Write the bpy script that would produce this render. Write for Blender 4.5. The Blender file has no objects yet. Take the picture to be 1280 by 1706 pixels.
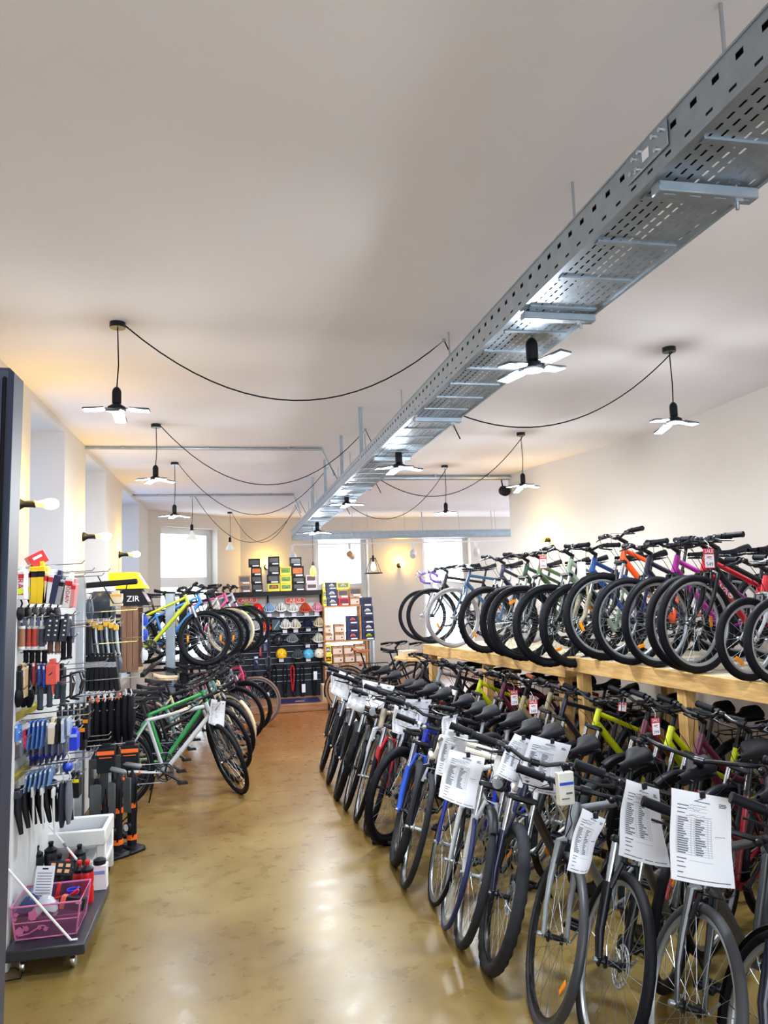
import bpy, math, random
from mathutils import Vector, Matrix, Euler

# ---------------------------------------------------------------- camera
SC = bpy.context.scene
COL = SC.collection
F, CX, CY, EYE = 1260.0, 640.0, 853.0, 1.85          # focal length in pixels of the 1280x1706 frame, eye height
AY = Vector((386 - CX, 992 - CY, F)).normalized()      # the room's long axis seen from the camera
AZ = Vector((250 - CX, -11281 - CY, F)); AZ = (AZ - AZ.dot(AY) * AY).normalized()
AX = AY.cross(AZ)
if AX.x < 0: AX = -AX
cam = bpy.data.cameras.new('camera')
cam.sensor_fit = 'VERTICAL'; cam.sensor_height = 36.0; cam.lens = F / 1706 * 36.0
cam.clip_start = 0.05; cam.clip_end = 200
camo = bpy.data.objects.new('camera', cam); COL.objects.link(camo)
_r = Vector((AX.x, AY.x, AZ.x)); _u = -Vector((AX.y, AY.y, AZ.y)); _b = -Vector((AX.z, AY.z, AZ.z))
camo.matrix_world = Matrix(((_r.x, _u.x, _b.x, 0), (_r.y, _u.y, _b.y, 0), (_r.z, _u.z, _b.z, EYE), (0, 0, 0, 1)))
SC.camera = camo

def ray(px, py):
    d = Vector((px - CX, py - CY, F)); return Vector((d.dot(AX), d.dot(AY), d.dot(AZ)))
def atY(px, py, y): r = ray(px, py); return r * (y / r.y) + Vector((0, 0, EYE))
def atZ(px, py, z): r = ray(px, py); return r * ((z - EYE) / r.z) + Vector((0, 0, EYE))
def atX(px, py, x): r = ray(px, py); return r * (x / r.x) + Vector((0, 0, EYE))

# ---------------------------------------------------------------- daylight and exposure
SC.view_settings.view_transform = 'Standard'; SC.view_settings.look = 'None'
SC.view_settings.exposure = 0.74; SC.view_settings.gamma = 1.0; SC.view_settings.use_curve_mapping = False
WORLD = bpy.data.worlds.new('overcast_sky'); SC.world = WORLD; WORLD.use_nodes = True
_n = WORLD.node_tree.nodes; _bg = _n['Background']
_bg.inputs[0].default_value = (0.86, 0.93, 1.0, 1); _bg.inputs[1].default_value = 4.2
LED_POWER, BULB_POWER = 30.0, 10.0
SC.cycles.max_bounces = 7; SC.cycles.diffuse_bounces = 4; SC.cycles.glossy_bounces = 3
SC.cycles.transparent_max_bounces = 12; SC.cycles.caustics_reflective = False; SC.cycles.caustics_refractive = False
SC.cycles.sample_clamp_indirect = 6.0
CEIL = 3.45

# ---------------------------------------------------------------- materials
MATS = {}
def s2l(c): return tuple((x / 12.92 if x <= .04045 else ((x + .055) / 1.055) ** 2.4) for x in c)
def mat(name, col, rough=.5, metal=0.0, emit=None, power=0.0, spec=.5, coat=0.0, vary=0.0, vscale=8.0, bump=0.0, bscale=60.0):
    """col: sRGB 0..1. vary: noise-driven brightness variation of the surface's own colour."""
    if name in MATS: return MATS[name]
    m = bpy.data.materials.new(name); m.use_nodes = True
    nt = m.node_tree; b = nt.nodes['Principled BSDF']; c = s2l(col)
    b.inputs['Base Color'].default_value = (*c, 1); b.inputs['Roughness'].default_value = rough
    b.inputs['Metallic'].default_value = metal; b.inputs['Specular IOR Level'].default_value = spec
    b.inputs['Coat Weight'].default_value = coat
    if emit: b.inputs['Emission Color'].default_value = (*s2l(emit), 1); b.inputs['Emission Strength'].default_value = power
    if vary or bump:
        tc = nt.nodes.new('ShaderNodeTexCoord')
    if vary:
        n = nt.nodes.new('ShaderNodeTexNoise'); n.inputs['Scale'].default_value = vscale; n.inputs['Detail'].default_value = 5
        nt.links.new(tc.outputs['Object'], n.inputs['Vector'])
        r = nt.nodes.new('ShaderNodeValToRGB')
        r.color_ramp.elements[0].position = .3; r.color_ramp.elements[1].position = .7
        r.color_ramp.elements[0].color = (*[x * (1 - vary) for x in c], 1); r.color_ramp.elements[1].color = (*[min(1, x * (1 + vary)) for x in c], 1)
        nt.links.new(n.outputs['Fac'], r.inputs['Fac']); nt.links.new(r.outputs['Color'], b.inputs['Base Color'])
    if bump:
        n = nt.nodes.new('ShaderNodeTexNoise'); n.inputs['Scale'].default_value = bscale; n.inputs['Detail'].default_value = 4
        nt.links.new(tc.outputs['Object'], n.inputs['Vector'])
        bp = nt.nodes.new('ShaderNodeBump'); bp.inputs['Strength'].default_value = bump; bp.inputs['Distance'].default_value = .01
        nt.links.new(n.outputs['Fac'], bp.inputs['Height']); nt.links.new(bp.outputs['Normal'], b.inputs['Normal'])
    MATS[name] = m; return m
def wood(name, c1, c2, scale=(3, 40, 40), rough=.55):
    if name in MATS: return MATS[name]
    m = bpy.data.materials.new(name); m.use_nodes = True; nt = m.node_tree; b = nt.nodes['Principled BSDF']
    tc = nt.nodes.new('ShaderNodeTexCoord'); mp = nt.nodes.new('ShaderNodeMapping'); mp.inputs['Scale'].default_value = scale
    n = nt.nodes.new('ShaderNodeTexNoise'); n.inputs['Scale'].default_value = 1; n.inputs['Detail'].default_value = 6; n.inputs['Distortion'].default_value = .6
    r = nt.nodes.new('ShaderNodeValToRGB'); r.color_ramp.elements[0].color = (*s2l(c1), 1); r.color_ramp.elements[1].color = (*s2l(c2), 1)
    r.color_ramp.elements[0].position = .35; r.color_ramp.elements[1].position = .65
    nt.links.new(tc.outputs['Object'], mp.inputs['Vector']); nt.links.new(mp.outputs['Vector'], n.inputs['Vector'])
    nt.links.new(n.outputs['Fac'], r.inputs['Fac']); nt.links.new(r.outputs['Color'], b.inputs['Base Color']); b.inputs['Roughness'].default_value = rough
    MATS[name] = m; return m
def glass_mat(name, tint=(1, 1, 1), gloss=.06):
    if name in MATS: return MATS[name]
    m = bpy.data.materials.new(name); m.use_nodes = True; nt = m.node_tree; out = nt.nodes['Material Output']; nt.nodes.remove(nt.nodes['Principled BSDF'])
    t = nt.nodes.new('ShaderNodeBsdfTransparent'); t.inputs[0].default_value = (*s2l(tint), 1)
    g = nt.nodes.new('ShaderNodeBsdfGlossy'); g.inputs['Roughness'].default_value = .03
    x = nt.nodes.new('ShaderNodeMixShader'); x.inputs[0].default_value = gloss
    nt.links.new(t.outputs[0], x.inputs[1]); nt.links.new(g.outputs[0], x.inputs[2]); nt.links.new(x.outputs[0], out.inputs[0])
    MATS[name] = m; return m

BLACK = mat('black_rubber', (.050, .056, .085), .58, spec=.16)
BLKM = mat('black_metal', (.05, .058, .09), .34, spec=.36)
BLKP = mat('black_plastic', (.06, .068, .10), .45, spec=.25)
CHROME = mat('polished_steel', (.78, .80, .83), .22, 1.0)
ALU = mat('brushed_aluminium', (.70, .73, .76), .38, .9)
GALV = mat('galvanised_steel', (.62, .67, .72), .42, .75, vary=.10, vscale=14)
WHITEP = mat('white_plastic', (.88, .89, .90), .4)
PAPER = mat('white_paper', (.93, .945, .98), .8)
INK = mat('grey_ink', (.33, .35, .40), .8)
INKB = mat('blue_ink', (.25, .38, .50), .8)
ORANGE = mat('orange_reflector', (.98, .58, .05), .3)
RED = mat('bright_red', (.80, .10, .12), .4)
REDT = mat('tag_red', (.72, .10, .16), .5)
YEL = mat('bright_yellow', (.96, .88, .05), .45)
BLUE = mat('package_blue', (.10, .25, .72), .4)
NAVY = mat('navy_card', (.10, .13, .30), .5)
KRAFT = mat('kraft_board', (.66, .50, .38), .75, vary=.06)
PINE = wood('pine_board', (.80, .62, .38), (.90, .76, .52))
PINEY = wood('pine_beam', (.78, .60, .36), (.88, .73, .48), (45, 2.5, 45)); PINEZ = wood('pine_post', (.78, .60, .36), (.88, .73, .48), (45, 45, 2.5))
CARD = mat('dark_card', (.085, .092, .12), .5, spec=.2)
CLEAR = glass_mat('clear_plastic', (.90, .93, .97), .16)
PANE = glass_mat('window_glass', (.97, .99, 1), .04)

# ---------------------------------------------------------------- mesh helpers
def frame_of(d):
    d = Vector(d).normalized(); a = Vector((0, 0, 1)) if abs(d.z) < .9 else Vector((1, 0, 0))
    x = a.cross(d).normalized(); return x, d.cross(x)
class MB:
    def __init__(s): s.v = []; s.f = []
    def add(s, vs, fs):
        o = len(s.v); s.v += [tuple(v) for v in vs]; s.f += [tuple(i + o for i in f) for f in fs]; return s
    def box(s, c, d, m=None, bev=0):
        c = Vector(c); x, y, z = [k / 2 for k in d]
        if bev:
            b = min(bev, x * .9, y * .9, z * .9); vs = []; idx = {}
            for sx in (-1, 1):
                for sy in (-1, 1):
                    for sz in (-1, 1):
                        for k, p in enumerate(((x, y - b, z - b), (x - b, y, z - b), (x - b, y - b, z))):
                            idx[sx, sy, sz, k] = len(vs); vs.append(Vector((sx * p[0], sy * p[1], sz * p[2])))
            fs = []
            for sx in (-1, 1):
                fs.append([idx[sx, a, b2, 0] for a, b2 in ((-1, -1), (1, -1), (1, 1), (-1, 1))][::sx])
                fs.append([idx[b2, sx, a, 1] for a, b2 in ((-1, -1), (1, -1), (1, 1), (-1, 1))][::sx])
                fs.append([idx[a, b2, sx, 2] for a, b2 in ((-1, -1), (1, -1), (1, 1), (-1, 1))][::sx])
            for s1 in (-1, 1):
                for s2 in (-1, 1):
                    q = s1 * s2
                    fs.append([idx[s1, s2, -1, 0], idx[s1, s2, -1, 1], idx[s1, s2, 1, 1], idx[s1, s2, 1, 0]][::q])
                    fs.append([idx[s1, -1, s2, 2], idx[s1, -1, s2, 0], idx[s1, 1, s2, 0], idx[s1, 1, s2, 2]][::q])
                    fs.append([idx[-1, s1, s2, 1], idx[-1, s1, s2, 2], idx[1, s1, s2, 2], idx[1, s1, s2, 1]][::q])
                    for s3 in (-1, 1): fs.append([idx[s1, s2, s3, 0], idx[s1, s2, s3, 1], idx[s1, s2, s3, 2]][::q * s3])
        else:
            vs = [Vector((i * x, j * y, k * z)) for i in (-1, 1) for j in (-1, 1) for k in (-1, 1)]
            fs = [(0, 1, 3, 2), (4, 6, 7, 5), (0, 4, 5, 1), (2, 3, 7, 6), (0, 2, 6, 4), (1, 5, 7, 3)]
        if m is not None: vs = [m @ v for v in vs]
        return s.add([v + c for v in vs], fs)
    def tube(s, pts, r, n=8, cap=True, closed=False):
        pts = [Vector(p) for p in pts]; N = len(pts); rs = r if isinstance(r, (list, tuple)) else [r] * N
        px = None; rings = []
        for i, p in enumerate(pts):
            if closed: d = pts[(i + 1) % N] - pts[i - 1]
            else: d = (pts[min(i + 1, N - 1)] - pts[max(i - 1, 0)])
            if d.length < 1e-9: d = Vector((0, 0, 1))
            d.normalize()
            if px is None: x, y = frame_of(d)
            else:
                x = px - d * px.dot(d)
                if x.length < 1e-6: x, y = frame_of(d)
                x.normalize(); y = d.cross(x)
            px = x
            rings.append([p + rs[i] * (math.cos(2 * math.pi * k / n) * x + math.sin(2 * math.pi * k / n) * y) for k in range(n)])
        vs = [v for q in rings for v in q]; fs = []
        for i in range(N if closed else N - 1):
            for k in range(n):
                a = i * n + k; b = i * n + (k + 1) % n; j = ((i + 1) % N) * n
                fs.append((a, b, j + (k + 1) % n, j + k))
        if cap and not closed: fs += [tuple(range(n))[::-1], tuple((N - 1) * n + k for k in range(n))]
        return s.add(vs, fs)
    def ring(s, c, axis, R, r, n=32, k=8, a0=0, a1=None):
        x, y = frame_of(axis); c = Vector(c)
        if a1 is None: return s.tube([c + R * (math.cos(2 * math.pi * i / n) * x + math.sin(2 * math.pi * i / n) * y) for i in range(n)], r, k, closed=True)
        return s.tube([c + R * (math.cos(a0 + (a1 - a0) * i / n) * x + math.sin(a0 + (a1 - a0) * i / n) * y) for i in range(n + 1)], r, k)
    def lathe(s, prof, c=(0, 0, 0), axis=(0, 0, 1), n=16, close=False):
        """prof: (radius, height along axis)"""
        x, y = frame_of(axis); z = Vector(axis).normalized(); c = Vector(c); vs = []; fs = []; N = len(prof)
        for R, h in prof: vs += [c + z * h + R * (math.cos(2 * math.pi * k / n) * x + math.sin(2 * math.pi * k / n) * y) for k in range(n)]
        for i in range(N - 1 if not close else N):
            for k in range(n):
                j = (i + 1) % N; fs.append((i * n + k, i * n + (k + 1) % n, j * n + (k + 1) % n, j * n + k))
        if not close:
            if prof[0][0] > 1e-6: fs.append(tuple(range(n))[::-1])
            if prof[-1][0] > 1e-6: fs.append(tuple((N - 1) * n + k for k in range(n)))
        return s.add(vs, fs)
    def prism(s, poly, axis_vec):
        a = Vector(axis_vec); p = [Vector(q) for q in poly]; n = len(p)
        fs = [tuple(range(n))[::-1], tuple(range(n, 2 * n))] + [(i, (i + 1) % n, n + (i + 1) % n, n + i) for i in range(n)]
        return s.add(p + [q + a for q in p], fs)
    def grid(s, fn, nu, nv):
        vs = [fn(i / nu, j / nv) for j in range(nv + 1) for i in range(nu + 1)]; w = nu + 1
        return s.add(vs, [(j * w + i, j * w + i + 1, (j + 1) * w + i + 1, (j + 1) * w + i) for j in range(nv) for i in range(nu)])
    def xf(s, m): s.v = [tuple(m @ Vector(v)) for v in s.v]; return s
    def mesh(s, name, sharp=38):
        me = bpy.data.meshes.new(name); me.from_pydata(s.v, [], s.f); me.materials.append(None); me.update()
        me.polygons.foreach_set('use_smooth', [True] * len(me.polygons)); me.set_sharp_from_angle(angle=math.radians(sharp))
        return me
def put(name, me, material, parent=None, m=None, label=None):
    """link one mesh (an MB or mesh data) as one object"""
    if isinstance(me, MB): me = me.mesh(name)
    o = bpy.data.objects.new(name, me); COL.objects.link(o)
    o.material_slots[0].link = 'OBJECT'; o.material_slots[0].material = material
    if parent: o.parent = parent
    if m is not None: o.matrix_basis = m
    if label: o['label'] = label
    return o
def tag(o, label, cat, group=None):
    o['label'] = label; o['category'] = cat
    if group: o['group'] = group
    return o
def thing(name, label, cat, loc=(0, 0, 0), rz=0.0, group=None, m=None):
    o = bpy.data.objects.new(name, None); COL.objects.link(o); o.empty_display_size = .05
    if m is not None: o.matrix_basis = m
    else: o.location = loc; o.rotation_euler = (0, 0, rz)
    return tag(o, label, cat, group)
def struct(name, me, material, parent=None):
    o = put(name, me, material, parent)
    if parent is None: o['kind'] = 'structure'
    return o
_tx = {}
def text_mesh(s, size=1.0, depth=.002):
    """lettering as a mesh, centred, in the XY plane facing +Z"""
    k = (s, size, depth)
    if k not in _tx:
        cu = bpy.data.curves.new('lettering', 'FONT'); cu.body = s; cu.size = size; cu.extrude = depth; cu.align_x = 'CENTER'; cu.align_y = 'CENTER'; cu.resolution_u = 2
        o = bpy.data.objects.new('lettering', cu); COL.objects.link(o)
        dg = bpy.context.evaluated_depsgraph_get(); me = bpy.data.meshes.new_from_object(o.evaluated_get(dg))
        bpy.data.objects.remove(o); bpy.data.curves.remove(cu)
        me.materials.clear(); me.materials.append(None); _tx[k] = me
    return _tx[k]
def basis(x, y, z, o=(0, 0, 0)):
    x, y, z, o = Vector(x), Vector(y), Vector(z), Vector(o)
    return Matrix(((x.x, y.x, z.x, o.x), (x.y, y.y, z.y, o.y), (x.z, y.z, z.z, o.z), (0, 0, 0, 1)))
T = Matrix.Translation
def R(a, ax): return Matrix.Rotation(a, 4, ax)
rnd = random.Random(7)
ORD = ['first', 'second', 'third', 'fourth', 'fifth', 'sixth', 'seventh', 'eighth', 'ninth', 'tenth', 'eleventh', 'twelfth', 'thirteenth', 'fourteenth', 'fifteenth', 'sixteenth', 'seventeenth', 'eighteenth']

# ================================================================ the setting
PLASTER = mat('ceiling_plaster', (.90, .885, .90), .9, vary=.02, vscale=1.3, bump=.12, bscale=9)
WALLM = mat('wall_plaster', (.80, .775, .745), .9, vary=.02, vscale=1.5, bump=.10, bscale=14)
REVEAL = mat('reveal_plaster', (.86, .87, .88), .85, vary=.015, vscale=2)
fm = bpy.data.materials.new('polished_ochre_concrete'); fm.use_nodes = True; nt = fm.node_tree; b = nt.nodes['Principled BSDF']
tc = nt.nodes.new('ShaderNodeTexCoord')
def _noise(sc, det, dist=0):
    n = nt.nodes.new('ShaderNodeTexNoise'); n.inputs['Scale'].default_value = sc; n.inputs['Detail'].default_value = det; n.inputs['Distortion'].default_value = dist
    nt.links.new(tc.outputs['Object'], n.inputs['Vector']); return n
def _ramp(src, stops):
    r = nt.nodes.new('ShaderNodeValToRGB'); e = r.color_ramp.elements
    while len(e) < len(stops): e.new(.5)
    for k, (p, c) in enumerate(stops): e[k].position = p; e[k].color = (*s2l(c), 1)
    nt.links.new(src, r.inputs['Fac']); return r
n1 = _noise(1.3, 9, .15); n2 = _noise(8, 8, .1)
c1 = _ramp(n1.outputs['Fac'], [(.25, (.41, .325, .155)), (.5, (.52, .435, .235)), (.75, (.60, .53, .335))])
c2 = _ramp(n2.outputs['Fac'], [(.2, (.66, .60, .50)), (.8, (1, 1, 1))])
mx = nt.nodes.new('ShaderNodeMix'); mx.data_type = 'RGBA'; mx.blend_type = 'MULTIPLY'; mx.inputs[0].default_value = .5
nt.links.new(c1.outputs[0], mx.inputs[6]); nt.links.new(c2.outputs[0], mx.inputs[7])
sx = nt.nodes.new('ShaderNodeSeparateXYZ'); nt.links.new(tc.outputs['Object'], sx.inputs[0])     # the floor colour blends to amber brown towards the rear
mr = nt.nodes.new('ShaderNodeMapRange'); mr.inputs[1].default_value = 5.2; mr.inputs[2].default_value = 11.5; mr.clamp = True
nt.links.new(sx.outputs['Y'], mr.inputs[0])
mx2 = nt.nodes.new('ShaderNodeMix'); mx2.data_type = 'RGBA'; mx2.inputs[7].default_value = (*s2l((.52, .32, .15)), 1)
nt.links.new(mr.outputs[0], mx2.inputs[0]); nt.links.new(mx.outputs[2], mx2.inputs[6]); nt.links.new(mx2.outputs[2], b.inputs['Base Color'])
rr = nt.nodes.new('ShaderNodeMapRange'); rr.inputs[3].default_value = .19; rr.inputs[4].default_value = .40; b.inputs['Specular IOR Level'].default_value = .4
nt.links.new(n2.outputs['Fac'], rr.inputs[0]); nt.links.new(rr.outputs[0], b.inputs['Roughness'])
bp = nt.nodes.new('ShaderNodeBump'); bp.inputs['Strength'].default_value = .05; bp.inputs['Distance'].default_value = .01
n3 = _noise(5, 5); nt.links.new(n3.outputs['Fac'], bp.inputs['Height']); nt.links.new(bp.outputs['Normal'], b.inputs['Normal'])

XL, YB = -1.48, -3.0
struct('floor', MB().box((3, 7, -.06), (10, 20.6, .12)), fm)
struct('ceiling', MB().box((3, 7, CEIL + .06), (10, 20.6, .12)), PLASTER)
# left wall: a thick wall cut by three tall window niches
NICHES = [(6.05, 7.25), (8.25, 9.55), (10.95, 12.95)]
NTOP, NSILL, ND = CEIL - .065, .75, .55
mb = MB()
def wseg(y0, y1, z0=0, z1=CEIL): mb.box((XL - ND / 2, (y0 + y1) / 2, (z0 + z1) / 2), (ND, y1 - y0, z1 - z0))
yy = YB
for a, b_ in NICHES:
    wseg(yy, a); wseg(a, b_, 0, NSILL); wseg(a, b_, NTOP, CEIL); yy = b_
wseg(yy, 14.5)
struct('wall_left', mb, WALLM)
k = 1
WINF = mat('white_window_frame', (.86, .87, .88), .35)
def window(n, o, u, w, h, split=.55, pane=PANE):
    """frame with a transom and a mullioned pair of panes; o = lower corner, u = horizontal direction"""
    u = Vector(u).normalized(); z = Vector((0, 0, 1)); d = u.cross(z); o = Vector(o); t = .07
    m = basis(u, d, z, o); f = MB()
    for c, s in (((t / 2, 0, h / 2), (t, .08, h)), ((w - t / 2, 0, h / 2), (t, .08, h)), ((w / 2, 0, t / 2), (w - 2 * t, .08, t)),
                 ((w / 2, 0, h - t / 2), (w - 2 * t, .08, t)), ((w / 2, 0, h * split), (w - 2 * t, .08, t * 1.3))): f.box(c, s)
    r = struct(f'window_{n}', f.xf(m), WINF)
    for z0, z1 in ((t, h * split - t * .65), (h * split + t * .65, h - t)):
        put('sash', MB().box((t + .025, .0, (z0 + z1) / 2), (.05, .06, z1 - z0)).box((w - t - .025, 0, (z0 + z1) / 2), (.05, .06, z1 - z0))
            .box((w / 2, 0, z0 + .025), (w - 2 * t - .1, .06, .05)).box((w / 2, 0, z1 - .025), (w - 2 * t - .1, .06, .05)).xf(m), WINF, r)
        put('pane', MB().box((w / 2, 0, (z0 + z1) / 2), (w - 2 * t - .1, .008, z1 - z0 - .1)).xf(m), pane, r)
    return r
for a, b_ in NICHES:
    window(k, (XL - ND + .06, a, NSILL), (0, 1, 0), b_ - a, NTOP - NSILL, .62, glass_mat('added_dimming_tint', (.70, .76, .84), .06)); k += 1  # grey tint added to the niche panes to dim their daylight
# slanted corner wall with a window, then the far wall with two
def cut_wall(name, p0, p1, holes, thick=.38, mat_=WALLM):
    """vertical wall from p0 to p1 (plan), solid except for holes (u0, u1, z0, z1); it thickens away from the room"""
    p0, p1 = Vector((*p0, 0)), Vector((*p1, 0)); u = (p1 - p0).normalized(); L = (p1 - p0).length; d = Vector((-u.y, u.x, 0))
    m = basis(u, d, (0, 0, 1), p0); w = MB(); x = 0
    for u0, u1, z0, z1 in holes:
        w.box(((x + u0) / 2, thick / 2, CEIL / 2), (u0 - x, thick, CEIL)); w.box(((u0 + u1) / 2, thick / 2, z0 / 2), (u1 - u0, thick, z0))
        w.box(((u0 + u1) / 2, thick / 2, (z1 + CEIL) / 2), (u1 - u0, thick, CEIL - z1)); x = u1
    w.box(((x + L) / 2, thick / 2, CEIL / 2), (L - x, thick, CEIL))
    struct(name, w.xf(m), mat_); return p0, u, d
P0, P1, P2 = (-1.48, 14.4), (.19, 16.0), (7.4, 16.6)
def on_wall(px, py, a, b_):
    """where the ray through a pixel meets the vertical plane over the plan line a-b: (distance along it, height)"""
    r = ray(px, py); a, b_ = Vector(a), Vector(b_); u = (b_ - a).normalized(); n = Vector((-u.y, u.x)); t = n.dot(a) / (n.x * r.x + n.y * r.y)
    q = Vector((r.x * t, r.y * t)); return (q - a).dot(u), EYE + r.z * t
ua, za = on_wall(268, 874, P0, P1); ub, zb = on_wall(362, 884, P0, P1); zc = on_wall(300, 1110, P0, P1)[1]
p0, u, d = cut_wall('wall_corner', P0, P1, [(ua, ub, zc, (za + zb) / 2)])
window(k, p0 + u * ua + d * .22 + Vector((0, 0, zc)), u, ub - ua, (za + zb) / 2 - zc, .60); k += 1
h1 = [on_wall(524, 889, P1, P2), on_wall(619, 1100, P1, P2)]; h2 = [on_wall(703, 889, P1, P2), on_wall(792, 1090, P1, P2)]
holes = [(h[0][0], h[1][0], h[1][1], h[0][1]) for h in (h1, h2)]
p0, u, d = cut_wall('wall_far', P1, P2, holes)
for u0, u1, z0, z1 in holes:
    window(k, p0 + u * u0 + d * .24 + Vector((0, 0, z0)), u, u1 - u0, z1 - z0, .57); k += 1
# right wall: bowed old masonry ending in a corner, behind which the rear bay widens
RW = [(4.42, -3.0), (4.42, 5.43), (4.46, 6.40), (4.46, 7.08), (4.30, 8.22), (4.09, 9.10), (3.94, 10.26), (7.4, 10.3), (7.4, -3.0)]
struct('wall_right', MB().prism([(x, y, 0) for x, y in RW], (0, 0, CEIL)), WALLM)
wr = MB()
for y in (10.5, 12.55, 14.6, 16.65): wr.box((7.55, y, CEIL / 2), (.3, .5, CEIL))
wr.box((7.55, 13.5, .4), (.3, 6.6, .8)).box((7.55, 13.5, CEIL - .15), (.3, 6.6, .3)); struct('wall_rear_bay', wr, WALLM)  # unseen wall; its openings are added to bring daylight into the far bay
# street front behind the camera: piers, a lintel and glazed openings
wb = MB(); wb.box((1.5, YB - .15, CEIL - .2), (6.2, .3, .4)); wb.box((1.5, YB - .15, .2), (6.2, .3, .4))
for x in (-1.35, 1.45, 4.2): wb.box((x, YB - .15, CEIL / 2), (.4, .3, CEIL - .8))
struct('wall_front', wb, WALLM)
# galvanised conduits fixed across the ceiling
def conduit(a, b_, r, label, drop=None):
    t = thing('ceiling_conduit', label, 'pipe', a); v = Vector(b_) - Vector(a)
    put('pipe', MB().tube([(0, 0, 0), v] + ([v + Vector(drop)] if drop else []), r, 8), GALV, t)
    for q in (.15, .5, .85): put('clip', MB().box(v * q + Vector((0, 0, r * .6)), (.03, r * 3, r * 1.4)), GALV, t)
y1 = atZ(143, 743, CEIL).y
conduit((XL, y1, CEIL - .02), (1.0, y1, CEIL - .02), .016, 'thin grey conduit crossing the ceiling from above the first and second niches', (.12, -.02, -.3))
y2 = atZ(225, 824, CEIL).y
conduit((XL, y2, CEIL - .02), (1.0, y2, CEIL - .02), .016, 'thin grey conduit crossing the ceiling above the third window niche', (.1, 0, -.3))
conduit((1.7, 10.2, CEIL - .04), (3.95, 10.2, CEIL - .04), .035, 'thick pale pipe along the ceiling ending at the right wall corner')

# ================================================================ cable trays
TX0, TX1, TZ0, TZ1, TYE = 1.103, 1.413, 2.905, 3.03, 14.2
def slotted(u0, u1, v0, v1, pu, cells, fn, flip=False):
    """a sheet in (u, v) with rectangular slots; cells: rows (vc, slot length, slot height, phase)"""
    mb = MB(); rows = sorted(cells); vb = [v0] + [(rows[i][0] + rows[i + 1][0]) / 2 for i in range(len(rows) - 1)] + [v1]
    for i, (vc, sl, sh, ph) in enumerate(rows):
        us = []; u = u0 + ph
        while u + sl < u1: us.append(u); u += pu
        ue = [u0] + [x for a in us for x in (a, a + sl)] + [u1]
        for j in range(len(ue) - 1):
            strips = [(vb[i], vb[i + 1])] if j % 2 == 0 else [(vb[i], vc - sh / 2), (vc + sh / 2, vb[i + 1])]
            for a, b_ in strips:
                q = [fn(ue[j], a), fn(ue[j + 1], a), fn(ue[j + 1], b_), fn(ue[j], b_)]
                mb.add(q[::-1] if flip else q, [(0, 1, 2, 3)])
    return mb
tray = thing('cable_tray', 'long perforated galvanised cable tray running the length of the ceiling', 'cable tray', (TX0, 0, TZ0))
inv = T((-TX0, 0, -TZ0))
for x in (TX0, TX1):
    s = slotted(.3, TYE, TZ0, TZ1, .085, [(TZ0 + .03, .026, .008, .05), (TZ1 - .035, .026, .017, .02)], lambda u, v, x=x: (x, u, v))
    s.box((x, (TYE + .3) / 2, TZ1), (.006, TYE - .3, .006)).box((x, (TYE + .3) / 2, TZ0 + .003), (.012, TYE - .3, .008))
    put('side_rail', s.xf(inv), GALV, tray)
rows = [(TX0 + .032 + i * .031, .026, .0065, .012 if i % 2 else .032) for i in range(9)]
put('perforated_base', slotted(.3, TYE, TX0, TX1, .042, rows, lambda u, v: (v, u, TZ0 + .004)).xf(inv), GALV, tray)
rib_me = MB().box((.155, 0, .001), (.27, .022, .007)).mesh('stiffening_rib'); y = .45
while y < TYE: put('stiffening_rib', rib_me, GALV, tray, T((0, y, 0))); y += .27
BX0, BX1 = atZ(903, 492, TZ0 - .012).x, atZ(1037, 492, TZ0 - .012).x; BXM, BXW = (BX0 + BX1) / 2, BX1 - BX0
for y in (1.72, 2.66, 4.43, 5.79, 7.5, 8.5, 9.5, 10.7, 12.0, 13.3):
    br = MB()
    br.box((BXM, y, TZ0 - .019), (BXW, .042, .030), bev=.003)
    for q in (-.11, -.035, .04, .11): br.box((BXM + q, y, TZ0 - .0345), (.035, .012, .002))
    put('support_bracket', br.xf(inv), GALV, tray)
    xr = 1.355
    put('hanger_rod', MB().tube([(xr, y, TZ0 - .06), (xr, y, CEIL)], .0055, 8).box((xr, y, TZ0 - .035), (.022, .022, .012)).xf(inv), ALU, tray)
cbd = thing('cable_bundle', 'black cables lying inside the long perforated tray', 'cables', (TX0, 0, TZ0))
for x, z, r_ in ((.03, .028, .022), (.075, .026, .02), (.12, .022, .016), (.035, .068, .019), (.024, .102, .015), (.07, .062, .015)):
    put('cable', MB().tube([(x + .004 * math.sin(i), .5 + i * 1.24, z + .006) for i in range(12)], r_, 8), BLKP, cbd)
for y in (6.4, 7.6, 9.0, 10.4):
    put('hanger_strut', MB().box((TX0 + .02, y, (TZ0 + CEIL) / 2), (.03, .03, CEIL - TZ0)).xf(inv), GALV, tray)
yp = atX(1078, 258, TX0 - .003).y
sp = put('splice_plate', MB().box((TX0 - .004, yp, TZ1 - .042), (.005, .20, .072), bev=.002).xf(inv), GALV, tray)
for dy, dz in ((-.075, .02), (-.04, .022), (.03, .022), (.06, .018), (-.05, -.02), (.045, -.02), (.075, -.015)):
    put('bolt', MB().lathe([(.007, 0), (.007, .006), (.004, .009)], (TX0 - .006, yp + dy, TZ1 - .042 + dz), (-1, 0, 0), 8).xf(inv), CHROME, sp)
put('sticker', MB().box((TX0 - .0075, yp + .0, TZ1 - .045), (.001, .032, .028)).xf(inv), PAPER, sp)
CYT = 15.0
ctray = thing('cable_tray', 'pale perforated cable tray running crosswise in front of the far windows', 'cable tray', (1.2, CYT, TZ0))
inv2 = T((-1.2, -CYT, -TZ0))
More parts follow.
